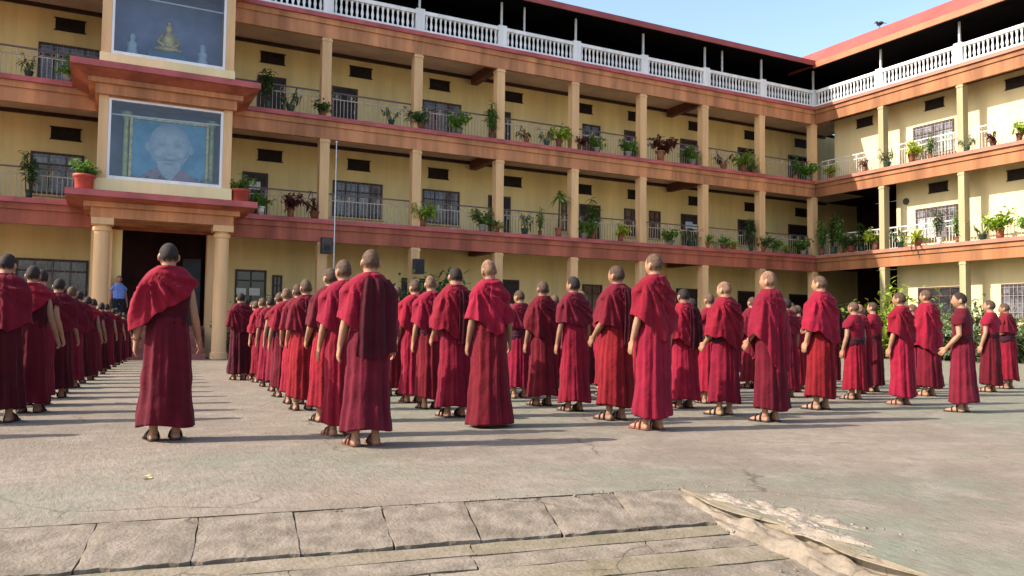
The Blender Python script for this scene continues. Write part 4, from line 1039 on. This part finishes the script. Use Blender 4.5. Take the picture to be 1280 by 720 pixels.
def shoulder_rows(zS, zN, aL, aR, bF, bB, th, n=14, pw=1.35, neck=(.078, .070), drop=0):
    rows = []
    for i in range(1, n + 1):
        f = i / n; ang = f * PI / 2
        cx_, sz = math.cos(ang) ** (2 / pw), math.sin(ang) ** (2 / pw)
        kx = lambda A, N: N + (A - N) * cx_
        rows.append((zS + (zN - zS) * sz, kx(aL, neck[0]), kx(aR, neck[0]), kx(bF, neck[1]), kx(bB, neck[1])))
    return rows
def vest_mesh(seed, m, sleeves=True, low=.98):
    q = np.random.RandomState(seed); th = np.linspace(0, 2 * PI, NT, endpoint=False); st = q.get_state(); rows = []
    spec = [(z, lerp_tab([(low, .158), (1.10, .160), (1.22, .178), (1.32, .186)], z),) for z in np.linspace(low, 1.31, 22)]
    tab = [(z, a, a, .108, .112 + .012 * math.sin(max(0, (z - 1.05) / .3) * PI)) for z, a in spec]
    tab += shoulder_rows(1.31, 1.475, .186, .186, .108, .112, th)
    for z, aL, aR, bF, bB in tab:
        q.set_state(st)
        r = section(aL, aR, bF, bB, th, 2.35)
        fade = ss(1.46, 1.30, z)
        r = r + fade * (vfold(th, z * 2.5, q, 6, .006, 1.3))
        x, y = r * np.cos(th), r * np.sin(th) - .012
        dg = .5 + .5 * np.cos(34 * (z + .35 * x) + q.rand() * 6 + 2 * np.sin(th))
        k = 1 + fade * .022 * (dg ** 2 - .4)
        rows.append(np.stack([x * k, y * k, z + 0 * th], 1))
    mb = MB(); mb.grid(close_hem(np.array(rows), .93), True, (False, True))
    if sleeves:
        for s in (-1, 1):
            sh, el, *_ = arm_pose('hang', s); d = el - sh
            P = []
            for f, r_ in ((-.12, .052), (.0, .076), (.10, .083), (.22, .082), (.34, .084), (.36, .080), (.33, .06)):
                c = sh + d * f + Vector((0, 0, .012)); P.append([(c.x + r_ * math.cos(t) * .92, c.y + r_ * 1.08 * math.sin(t) * (1 + .05 * math.sin(5 * t + seed)), c.z + .25 * r_ * math.cos(t) * s * -1 * 0 + (-s * .35 * r_ * math.cos(t))) for t in [2 * PI * k / 20 for k in range(20)]])
            mb.grid(np.array(P), True, (True, True))
    return mb.mesh('vest', m, True)
def shawl_mesh(seed, m, hem, aLs=(.262, .268), aRs=(.258, .262), bs=(.128, .140), fan=1.0, vert=.016, nf=9, layer=None, zS=1.318, zN=1.492, off=.0, belly=.0, neck=(.082, .075)):
    """cloth wrapped over both shoulders; hem(th) -> height of its lower edge"""
    q = np.random.RandomState(seed); th = np.linspace(0, 2 * PI, NT, endpoint=False); st = q.get_state(); rows = []
    hz = hem(th); n = 40
    ph = q.rand(4) * 6.28
    def finish(z, aL, aR, bF, bB, fade):
        q.set_state(st)
        r = section(aL, aR, bF, bB, th, 2.25) + off
        dn = np.clip((zS - z) / .45, 0, 1)                       # 0 at the shoulder, 1 low down
        r = r + vfold(th, z * 1.2, q, nf, vert * (.35 + .9 * dn), 1.6) * fade
        x, y = r * np.cos(th), r * np.sin(th) - .012
        # folds that fan out from the left shoulder across back and chest
        bx, bz = x + .165, z - 1.45
        ang = np.arctan2(-bz + 1e-4, bx); dist = np.sqrt(bx ** 2 + bz ** 2)
        rid = (.5 + .5 * np.cos(15 * ang + 1.2 * np.sin(4 * dist + ph[0]) + ph[1])) ** 2.2 + .6 * (.5 + .5 * np.cos(27 * ang + ph[2] + 3 * dist)) ** 2
        k = fan * .026 * (rid - .5) * np.clip(dist / .12, 0, 1) * (1 - .45 * dn) * fade
        y = y + np.sign(np.sin(th)) * np.abs(np.sin(th)) ** .5 * k; x = x + np.cos(th) * k * .8
        if layer is not None:                                    # free edge of an upper layer
            e = np.angle(np.exp(1j * (th - layer[0] - layer[2] * (z - 1.1)))); lf = (ss(-.05, .02, e) - ss(layer[1], layer[1] + .07, e)) * .017 * fade
            x = x + np.cos(th) * lf; y = y + np.sin(th) * lf
        if belly: y = y - belly * np.clip(-np.sin(th), 0, 1) * np.sin(PI * dn)
        return x, y
    for i in range(n):
        t = i / (n - 1); z = hz + (zS - hz) * t
        dn = np.clip((zS - z) / .45, 0, 1)
        aL = aLs[0] * 0 + .222 + (aLs[0] - .222) * np.clip(dn * 2.2, 0, 1) + (aLs[1] - aLs[0]) * dn
        aR = .222 + (aRs[0] - .222) * np.clip(dn * 2.2, 0, 1) + (aRs[1] - aRs[0]) * dn
        b_ = bs[0] + (bs[1] - bs[0]) * dn
        x, y = finish(z, aL, aR, b_ * .98, b_, 1.0)
        rows.append(np.stack([x, y, z], 1))
    for z, aL, aR, bF, bB in shoulder_rows(zS, zN, .222, .222, bs[0] * .98, bs[0], th, 14, neck=neck):
        f = (zN - z) / (zN - zS)
        x, y = finish(z + 0 * th, aL, aR, bF, bB, .25 + .75 * f)
        rows.append(np.stack([x, y, z + .012 * np.cos(3 * th + ph[3]) * f + 0 * th], 1))
    P = np.array(rows)
    # blend hem so that steep hems keep even rows
    mb = MB(); mb.grid(close_hem(P, .95, .01), True, (False, False))
    # rolled collar of cloth at the neck
    top = P[-1]; c = top.mean(axis=0); roll = []
    for k in range(7):
        a = PI * k / 6; roll.append(np.stack([c[0] + (top[:, 0] - c[0]) * (1.02 - .10 * (1 - math.cos(a))), c[1] + (top[:, 1] - c[1]) * (1.02 - .10 * (1 - math.cos(a))), top[:, 2] + .016 * math.sin(a) - .004 * k], 1))
    mb.grid(np.array(roll), True)
    rumple(mb, seed, .014, 7.0)
    return mb.mesh('shawl', m, True)
def hemf(back, left, right, front, wob=.02, seed=0):
    q = np.random.RandomState(seed); p = q.rand(3) * 6.28
    def f(th):
        c, s = np.cos(th), np.sin(th); w_ = np.stack([np.clip(-s, 0, 1) ** 1.6, np.clip(-c, 0, 1) ** 1.6, np.clip(c, 0, 1) ** 1.6, np.clip(s, 0, 1) ** 1.6]); w_ = w_ / w_.sum(0)
        return w_[0] * back + w_[1] * left + w_[2] * right + w_[3] * front + wob * (np.cos(3 * th + p[0]) + .6 * np.cos(7 * th + p[1]) + .4 * np.cos(11 * th + p[2]))
    return f
def band_mesh(name, m, z0, z1, a, b_, seed=0):
    q = np.random.RandomState(seed); th = np.linspace(0, 2 * PI, 64, endpoint=False); rows = []
    for i in range(9):
        t = i / 8; r = section(a, a, b_, b_, th, 2.2) + .010 * math.sin(PI * t) + .005 * np.cos(2 * PI * 2.5 * t + 2 * th + q.rand() * .01) + .004 * np.cos(6 * th + 3 * t)
        rows.append(np.stack([r * np.cos(th), r * np.sin(th) - .012, z0 + (z1 - z0) * t + .012 * np.cos(th + 1)], 1))
    mb = MB(); mb.grid(np.array(rows), True, (True, True)); return mb.mesh(name, m, True)
def drape_mesh(seed, m, th0, th1, ztop, zbot, off=.02):
    """free end of the shawl hanging down the back as a thick folded panel"""
    q = np.random.RandomState(seed); nt, nz = 34, 40; ph = q.rand(4) * 6.28
    def surf(o):
        rows = []
        for i in range(nz):
            t = i / (nz - 1); z = zbot + (ztop - zbot) * t
            th = np.linspace(th0 - .10 * (1 - t), th1 + .08 * (1 - t), nt); u = np.linspace(0, 1, nt)
            a = lerp_tab([(.55, .225), (.9, .222), (1.1, .222), (1.30, .215), (1.40, .17), (1.46, .12)], z); b_ = lerp_tab([(.55, .168), (.9, .155), (1.1, .150), (1.30, .140), (1.40, .118), (1.46, .092)], z)
            r = section(a, a, b_, b_, th, 2.2) + o
            wv = (.5 + .5 * np.cos(19 * u + ph[0] + 1.1 * np.sin(3 * z + ph[1]))) ** 1.5 + .5 * (.5 + .5 * np.cos(41 * u + ph[2] + 1.5 * z))
            r = r + .022 * (wv - .5)
            zz = z + (1 - t) * .03 * np.cos(5 * u + ph[3])
            rows.append(np.stack([r * np.cos(th), r * np.sin(th) - .012, zz], 1))
        return np.array(rows)
    A, B_ = surf(off + .012), surf(off)
    mb = MB(); mb.grid(A, False); mb.grid(B_, False)
    rim = lambda P: np.concatenate([P[0], P[1:, -1], P[-1, -2::-1], P[-2:0:-1, 0]])
    mb.grid(np.stack([rim(A), rim(B_)]), True)
    rumple(mb, seed, .012, 6.0)
    return mb.mesh('hanging_drape', m, True)
def sandal_mesh(s, m, dx=.085):
    mb = MB(); x = s * dx; P = []
    out = [(-.075, .026), (-.05, .038), (.0, .040), (.06, .043), (.12, .052), (.165, .050), (.195, .036), (.205, .018)]
    L_ = [(x + s * .10 * max(0, y) - w_, y) for y, w_ in out]; R_ = [(x + s * .10 * max(0, y) + w_, y) for y, w_ in reversed(out)]
    loop = L_ + R_
    mb.grid(np.array([[(a, b_, .001) for a, b_ in loop], [(a, b_, .020) for a, b_ in loop]]), True, (True, True))
    for y0 in (.085, .02):
        hgt = .062 if y0 > .05 else .088
        mb.tube([(x + s * .10 * y0 + .05 * math.cos(a), y0 + .012 * math.sin(a), .014 + hgt * max(0, math.sin(a))) for a in np.linspace(0, PI, 11)], .009, 6, None)
    return mb.mesh('sandal', m, True)
SAND = {(s, m): sandal_mesh(s, m) for s in (-1, 1) for m in ('sandal', 'sandal_red')}

TYPES = {}
TURN = {'A': (-.12, .03, .03), 'B': (.05, -.06, -.05), 'C': (.2, .02, .0), 'D': (.28, .05, -.04), 'E': (.2, -.04, .05), 'G': (.35, .08, .0), 'J': (-.15, -.10, .06), 'S': (.38, -.08, .0), 'W': (.2, .06, .05), 'K': (-.25, -.05, -.05), 'I': (.28, -.12, .04), 'F': (.2, .05, -.06), 'P': (-.15, -.08, .03), 'H': (-.08, .06, .05), 'N': (.12, -.06, .07), 'R': (.1, .05, -.05), 'M1': (.03, -.04, .0)}
def person_proto(key, body, hair, parts, sandal='sandal'):
    turn = TURN.get(key, (0., 0., 0.)); HR = head_rot(turn)
    t = bpy.data.objects.new('person', None); COL.objects.link(t); t.location = (0, 0, -60); t.empty_display_size = .1
    def add(name, me, par=t):
        o = bpy.data.objects.new(name, me); COL.objects.link(o); o.parent = par; return o
    add('body', get_body(body, turn)); ho = add('hair', HAIR[hair]); ho.rotation_euler = HR.to_euler(); ho.location = PIV - HR @ PIV
    for nm, me in parts: add(nm, me)
    if sandal:
        for s in (-1, 1): add('sandal', SAND[(s, sandal)])
    TYPES[key] = t
SK = [skirt_mesh(1, 'crimson', .13, 1.0), skirt_mesh(2, 'maroon', .10, 1.08), skirt_mesh(3, 'maroon', .03, 1.20), skirt_mesh(4, 'red_orange', .16, 1.0), skirt_mesh(5, 'wine', .14, 1.05), skirt_mesh(6, 'crimson', .17, .98), skirt_mesh(7, 'maroon', .15, 1.02), skirt_mesh(8, 'dark_maroon', .13, 1.04), skirt_mesh(9, 'maroon', .13, 1.06), skirt_mesh(10, 'crimson', .12, 1.04), skirt_mesh(11, 'maroon', .14, 1.02)]
VE = [vest_mesh(1, 'maroon'), vest_mesh(2, 'crimson'), vest_mesh(3, 'dark_maroon'), vest_mesh(4, 'maroon', False), vest_mesh(5, 'crimson', False), vest_mesh(6, 'dark_maroon', False)]
SH = {
 'hip': shawl_mesh(11, 'crimson', hemf(.84, 1.08, .98, .95, .022, 1), fan=1.1),
 'knee': shawl_mesh(12, 'crimson', hemf(.50, .98, .62, .6, .02, 2), vert=.027, fan=.7, nf=11, aRs=(.258, .25), bs=(.132, .158)),
 'thigh': shawl_mesh(13, 'crimson', hemf(.66, .80, .74, .75, .015, 3), vert=.018, fan=.8, aLs=(.27, .262), aRs=(.262, .255), bs=(.134, .160)),
 'diag': shawl_mesh(14, 'crimson', hemf(1.14, .93, 1.34, 1.2, .012, 4), fan=1.3, aRs=(.235, .235), off=.012),
 'waist': shawl_mesh(15, 'crimson', hemf(.93, 1.10, 1.08, 1.05, .016, 5), fan=1.2, layer=(4.2, 1.1, .6)),
 'layer': shawl_mesh(16, 'maroon', hemf(.80, 1.06, .92, .95, .02, 6), fan=.9, vert=.022, layer=(3.9, .9, .35)),
 'wide': shawl_mesh(17, 'crimson', hemf(.84, 1.02, .95, .95, .022, 7), fan=1.2, vert=.024, nf=8, aLs=(.285, .29), aRs=(.262, .262), bs=(.136, .165)),
 'short': shawl_mesh(18, 'wine', hemf(1.06, 1.14, 1.12, 1.1, .012, 8), fan=1.0),
 'maroon_hip': shawl_mesh(19, 'maroon', hemf(.92, 1.08, .98, 1.0, .02, 9), fan=1.0, layer=(4.6, 1.0, -.4)),
}
DR = {'wide': drape_mesh(1, 'dark_maroon', R(232), R(338), 1.44, .78), 'narrow': drape_mesh(2, 'dark_maroon', R(262), R(330), 1.43, .86), 'short': drape_mesh(3, 'maroon', R(250), R(345), 1.42, .98)}
SASH = band_mesh('sash', 'black_cloth', .93, 1.07, .172, .128, 1); SASHM = band_mesh('sash', 'dark_maroon', .98, 1.09, .166, .122, 2)
mbb = MB(); sh_, el_, wr_, *_ = arm_pose('hang', -1); dv = (wr_ - el_).normalized(); cc = wr_ - dv * .02
a_ = dv.cross(Vector((0, 1, 0))).normalized(); b2 = dv.cross(a_)
for k in range(14):
    p = cc + (a_ * math.cos(2 * PI * k / 14) + b2 * math.sin(2 * PI * k / 14)) * .032; mbb.ell(tuple(p), (.0085, .0085, .0085), 8, 6)
BEADS = mbb.mesh('bead_bracelet', 'bead', True)

person_proto('A', 'hang', 'stubble', [('skirt', SK[4]), ('vest', VE[3]), ('shawl', SH['hip']), ('hanging_drape', DR['wide'])], 'sandal_red')
person_proto('B', 'hang', 'shaven', [('skirt', SK[2]), ('vest', VE[3]), ('shawl', SH['waist'])], None)
person_proto('C', 'hang', 'stubble', [('skirt', SK[0]), ('vest', VE[3]), ('shawl', SH['hip'])], 'sandal_red')
person_proto('D', 'bent', 'shaven', [('skirt', SK[6]), ('vest', VE[3]), ('shawl', SH['knee'])])
person_proto('E', 'mix', 'stubble', [('skirt', SK[3]), ('vest', VE[3]), ('shawl', SH['wide'])])
person_proto('F', 'bent_hang', 'stubble', [('skirt', SK[3]), ('vest', VE[3]), ('shawl', SH['maroon_hip']), ('hanging_drape', DR['narrow'])])
person_proto('G', 'hang', 'black', [('skirt', SK[9]), ('vest', VE[4]), ('shawl', SH['short'])])
person_proto('H', 'mix', 'stubble', [('skirt', SK[4]), ('vest', VE[3]), ('shawl', SH['layer'])])
person_proto('I', 'front', 'stubble', [('skirt', SK[5]), ('vest', VE[4]), ('sash', SASH), ('shawl', SH['short'])])
person_proto('N', 'bent', 'shaven', [('skirt', SK[5]), ('vest', VE[3]), ('sash', SASH), ('shawl', SH['wide'])])
person_proto('R', 'front', 'stubble', [('skirt', SK[6]), ('vest', VE[3]), ('shawl', SH['thigh'])], 'sandal_red')
person_proto('S', 'bent_hang', 'black', [('skirt', SK[4]), ('vest', VE[0]), ('sash', SASHM)])
person_proto('W', 'hang', 'stubble', [('skirt', SK[10]), ('vest', VE[1]), ('sash', SASHM)])
person_proto('M1', 'hang', 'black', [('skirt', SK[8]), ('vest', VE[5]), ('shawl', SH['diag']), ('bead_bracelet', BEADS)])
person_proto('J', 'bent_hang', 'black', [('skirt', SK[9]), ('vest', VE[3]), ('shawl', SH['wide']), ('hanging_drape', DR['narrow'])])
person_proto('K', 'mix', 'shaven', [('skirt', SK[6]), ('vest', VE[3]), ('sash', SASH), ('shawl', SH['hip'])])
person_proto('P', 'front', 'black', [('skirt', SK[7]), ('vest', VE[3]), ('shawl', SH['maroon_hip'])])
person_proto('V', 'hang', 'stubble', [('skirt', SK[5]), ('vest', VE[1]), ('sash', SASH)])
person_proto('Y', 'front', 'stubble', [('skirt', SK[6]), ('vest', VE[3]), ('shawl', shawl_mesh(31, 'yellow_cloth', hemf(1.1, 1.14, 1.12, 1.1, .012, 8)))])
# man in a blue shirt
shirt = vest_mesh(9, 'blue_shirt', True, .90)
mb = MB()
for s in (-1, 1):
    mb.tube([(s * .07, -.01, .95), (s * .085, 0, .5), (s * .09, -.01, .06)], [.105, .078, .066], 16)
trs = mb.mesh('trousers', 'trouser', True)
mb = MB(); mb.tube([(0, -.01, .88), (0, -.01, 1.0)], [.15, .145], 24, [.72, .72]); 
person_proto('blue', 'hang', 'black', [('shirt', shirt), ('trousers', trs), ('waistband', band_mesh('waistband', 'trouser', .86, 1.0, .158, .118, 3))])

GR = 'monks in maroon robes standing in files'
rq = random.Random(77)
def put(key, x, y, h, label, z=0.0, rz=None, group=GR):
    sc = h / 1.70; wd = rq.uniform(.96, 1.07)
    o = copy_thing(TYPES[key], label, (x, y, z), rq.uniform(-.16, .16) if rz is None else rz, (sc * wd, sc * (1 + (wd - 1) * .8), sc), group)
    o.rotation_euler.x = rq.uniform(-.012, .012); o.rotation_euler.y = rq.uniform(-.014, .014)
    return o
# visible rear monks: type, x, y, height, label
NAMED = [
 ('M1', -29.18, -19.19, 1.69, 'black-haired monk standing apart in the aisle with a crimson shoulder drape and bracelet', .05),
 ('P', -27.42, -11.47, 1.58, 'monk in dark robes standing alone far up the open aisle near the porch', 0),
 ('P', -27.18, -10.55, 1.50, 'monk half hidden behind the one standing alone far up the aisle', 0),
 ('A', -27.71, -20.15, 1.64, 'tall cropped monk with dark drape down his back, rearmost beside the open aisle', .02),
 ('C', -27.72, -19.45, 1.60, 'cropped monk directly in front of the rearmost one beside the aisle', .1),
 ('F', -27.57, -18.36, 1.60, 'monk in red skirt, third from the rear along the aisle', .05),
 ('B', -26.17, -19.35, 1.69, 'shaven monk whose maroon skirt flares down to the ground hiding his feet', -.05),
 ('J', -26.16, -18.42, 1.67, 'black-haired monk in wide crimson shawl before the one with the floor-length skirt', .05),
 ('K', -26.08, -17.50, 1.63, 'shaven monk with dark sash, third from the rear in the second file', 0),
 ('C', -25.99, -16.64, 1.62, 'monk fourth from the rear in the second file from the aisle', 0),
 ('C', -24.78, -20.18, 1.76, 'tallest cropped monk in bright crimson shawl ending at the hip, rearmost of third file', 0),
 ('F', -24.64, -19.34, 1.70, 'monk in red skirt with dark panel down his back, beside the tallest monk', .08),
 ('G', -24.57, -18.37, 1.63, 'black-haired monk with bare left arm, third from the rear in the third file', 0),
 ('H', -24.58, -17.62, 1.61, 'cropped monk in long layered maroon shawl, fourth from the rear in the third file', 0),
 ('I', -24.37, -16.56, 1.54, 'boy monk in short crimson shawl over a dark sash, fifth in the third file', 0),
 ('D', -23.11, -20.10, 1.66, 'shaven monk in long crimson shawl falling in folds to the knee', .05),
 ('N', -23.13, -19.39, 1.58, 'shaven monk in broad crimson shawl with dark sash showing at the waist', .1),
 ('J', -23.01, -18.53, 1.53, 'short monk third from the rear in the fourth file from the aisle', 0),
 ('E', -21.45, -19.32, 1.72, 'monk in wide crimson shawl and red skirt, rearmost of the fifth file', .05),
 ('S', -19.92, -20.21, 1.52, 'black-haired boy in sleeveless maroon vest with bare arms, nearest on the right side', .25),
 ('C', -19.77, -19.25, 1.56, 'monk in plain crimson shawl just beyond the bare-armed black-haired boy', .05),
 ('V', -19.70, -18.40, 1.45, 'short boy monk in crimson vest with dark sash, third in the sixth file', 0),
 ('E', -19.45, -17.02, 1.42, 'small shaven boy in bright crimson and red robes, fourth in the sixth file', 0),
 ('R', -17.95, -18.35, 1.69, 'monk wholly wrapped in a dark crimson shawl to the thighs, rearmost of seventh file', 0),
 ('W', -18.10, -17.46, 1.51, 'boy monk in short-sleeved crimson vest before the wholly wrapped monk', .05),
 ('W', -16.03, -18.15, 1.58, 'boy monk in crimson vest, nearer of the two at the far right', .1),
 ('I', -14.87, -17.76, 1.57, 'monk with short shawl and sash, farther of the two at the far right', .1),
]
NAMED.append(('Y', -20.75, -15.95, 1.42, 'monk with a yellow cloth over his shoulders among the maroon files', 0))
for key, x, y, h, lab, rz in NAMED: put(key, x, y, h, lab, 0, rz)
FILES = [
 ('aisle-side right-hand file', -27.50, [-17.19, -16.36, -15.25, -14.2, -13.2, -12.25, -11.3, -10.35, -9.4], 4, -27.0),
 ('second right-hand file', -25.90, [-15.5, -14.6, -13.7, -12.8, -11.9, -11.0, -10.1, -9.2], 5, -25.5),
 ('third right-hand file', -24.35, [-15.6, -14.7, -13.8, -12.9, -12.0, -11.1, -10.2, -9.3], 6, -24.0),
 ('fourth right-hand file', -22.95, [-17.6, -16.7, -15.8, -14.9, -14.0, -13.1, -12.2, -11.3, -10.4], 4, -22.5),
 ('fifth right-hand file', -21.40, [-18.4, -17.5, -16.6, -15.7, -14.8, -13.9, -13.0, -12.1, -11.2], 2, -21.0),
 ('sixth right-hand file', -19.50, [-16.1, -15.2, -14.3, -13.4, -12.5], 5, -19.3),
 ('seventh right-hand file', -18.0, [-16.5, -15.6, -14.7, -13.8], 3, -17.8),
]
KEYS = ['C', 'J', 'H', 'F', 'G', 'I', 'N', 'W', 'K', 'E', 'D', 'C', 'F', 'V']
KW = {'C': 'crimson-shawled monk', 'J': 'black-haired crimson-shawled monk', 'H': 'monk in layered maroon shawl', 'F': 'monk with dark back panel', 'G': 'black-haired monk in short shawl', 'I': 'monk with short shawl and sash',
      'N': 'shaven monk in broad shawl', 'W': 'boy monk in crimson vest', 'K': 'shaven monk with dark sash', 'E': 'monk in red skirt', 'D': 'monk in long folded shawl', 'V': 'boy monk in vest and sash', 'P': 'monk in shade-darkened robes'}
for desc, x0, ys, n0, x1 in FILES:
    for j, y in enumerate(ys):
        f = j / max(1, len(ys) - 1); key = KEYS[(j * 5 + int(-x0 * 3)) % len(KEYS)]
        h = 1.60 - .20 * f + rq.uniform(-.06, .06)
        put(key, x0 + (x1 - x0) * f + rq.uniform(-.06, .06), y + rq.uniform(-.07, .07), h, f'{KW[key]}, {ORD[n0 - 1 + j]} from rear in the {desc}')
# monks standing between the files
for desc, x, ys in (('second and third', -25.2, [-16.0, -15.1, -14.0]), ('third and fourth', -23.75, [-16.95, -15.9, -14.8, -13.7]), ('fourth and fifth', -22.2, [-18.05, -16.9, -15.6, -14.4]),
                    ('fifth and sixth', -20.55, [-17.75, -16.7, -15.0, -13.8]), ('sixth and seventh', -18.8, [-17.65, -16.6, -15.4]), ('seventh and last', -16.75, [-17.1, -16.2, -15.2])):
    for j, y in enumerate(ys):
        key = KEYS[(j * 3 + int(-x * 5)) % len(KEYS)]
        put(key, x + rq.uniform(-.15, .15), y + rq.uniform(-.1, .1), rq.uniform(1.40, 1.56), f'{KW[key]}, {ORD[j]} from rear between {desc} right-hand files')
# block left of the aisle, its shade put into darker robe types
LK = ['P', 'M1', 'S', 'P', 'M1', 'H', 'P', 'M1', 'S', 'P', 'H', 'M1', 'P', 'S', 'P', 'W']
KW['S'] = 'bare-armed monk in maroon vest'; KW['M1'] = 'monk with one draped shoulder'
for fi, (desc, x0, dx, y0, n_) in enumerate((('left block\'s aisle file', -30.5, 1.45, -17.25, 17), ('left block\'s second file', -32.05, 1.2, -18.1, 17), ('left block\'s third file', -33.6, 1.0, -19.0, 8))):
    for j in range(n_):
        f = j / 16; y = y0 + .93 * j; key = LK[(j + fi * 5) % len(LK)]
        h = (1.68 - .42 * f) + rq.uniform(-.05, .05)
        put(key, x0 + dx * f + rq.uniform(-.06, .06), y + rq.uniform(-.06, .06), h, f'{KW[key]}, {ORD[j]} from the rear in the {desc}', group='monks in the shaded left block')
put('blue', -29.2, -.36, 1.62, 'man in a blue shirt standing at the top of the porch steps beside the column', .79, PI + .2, None)
for t in list(TYPES.values()): remove_tree(t)
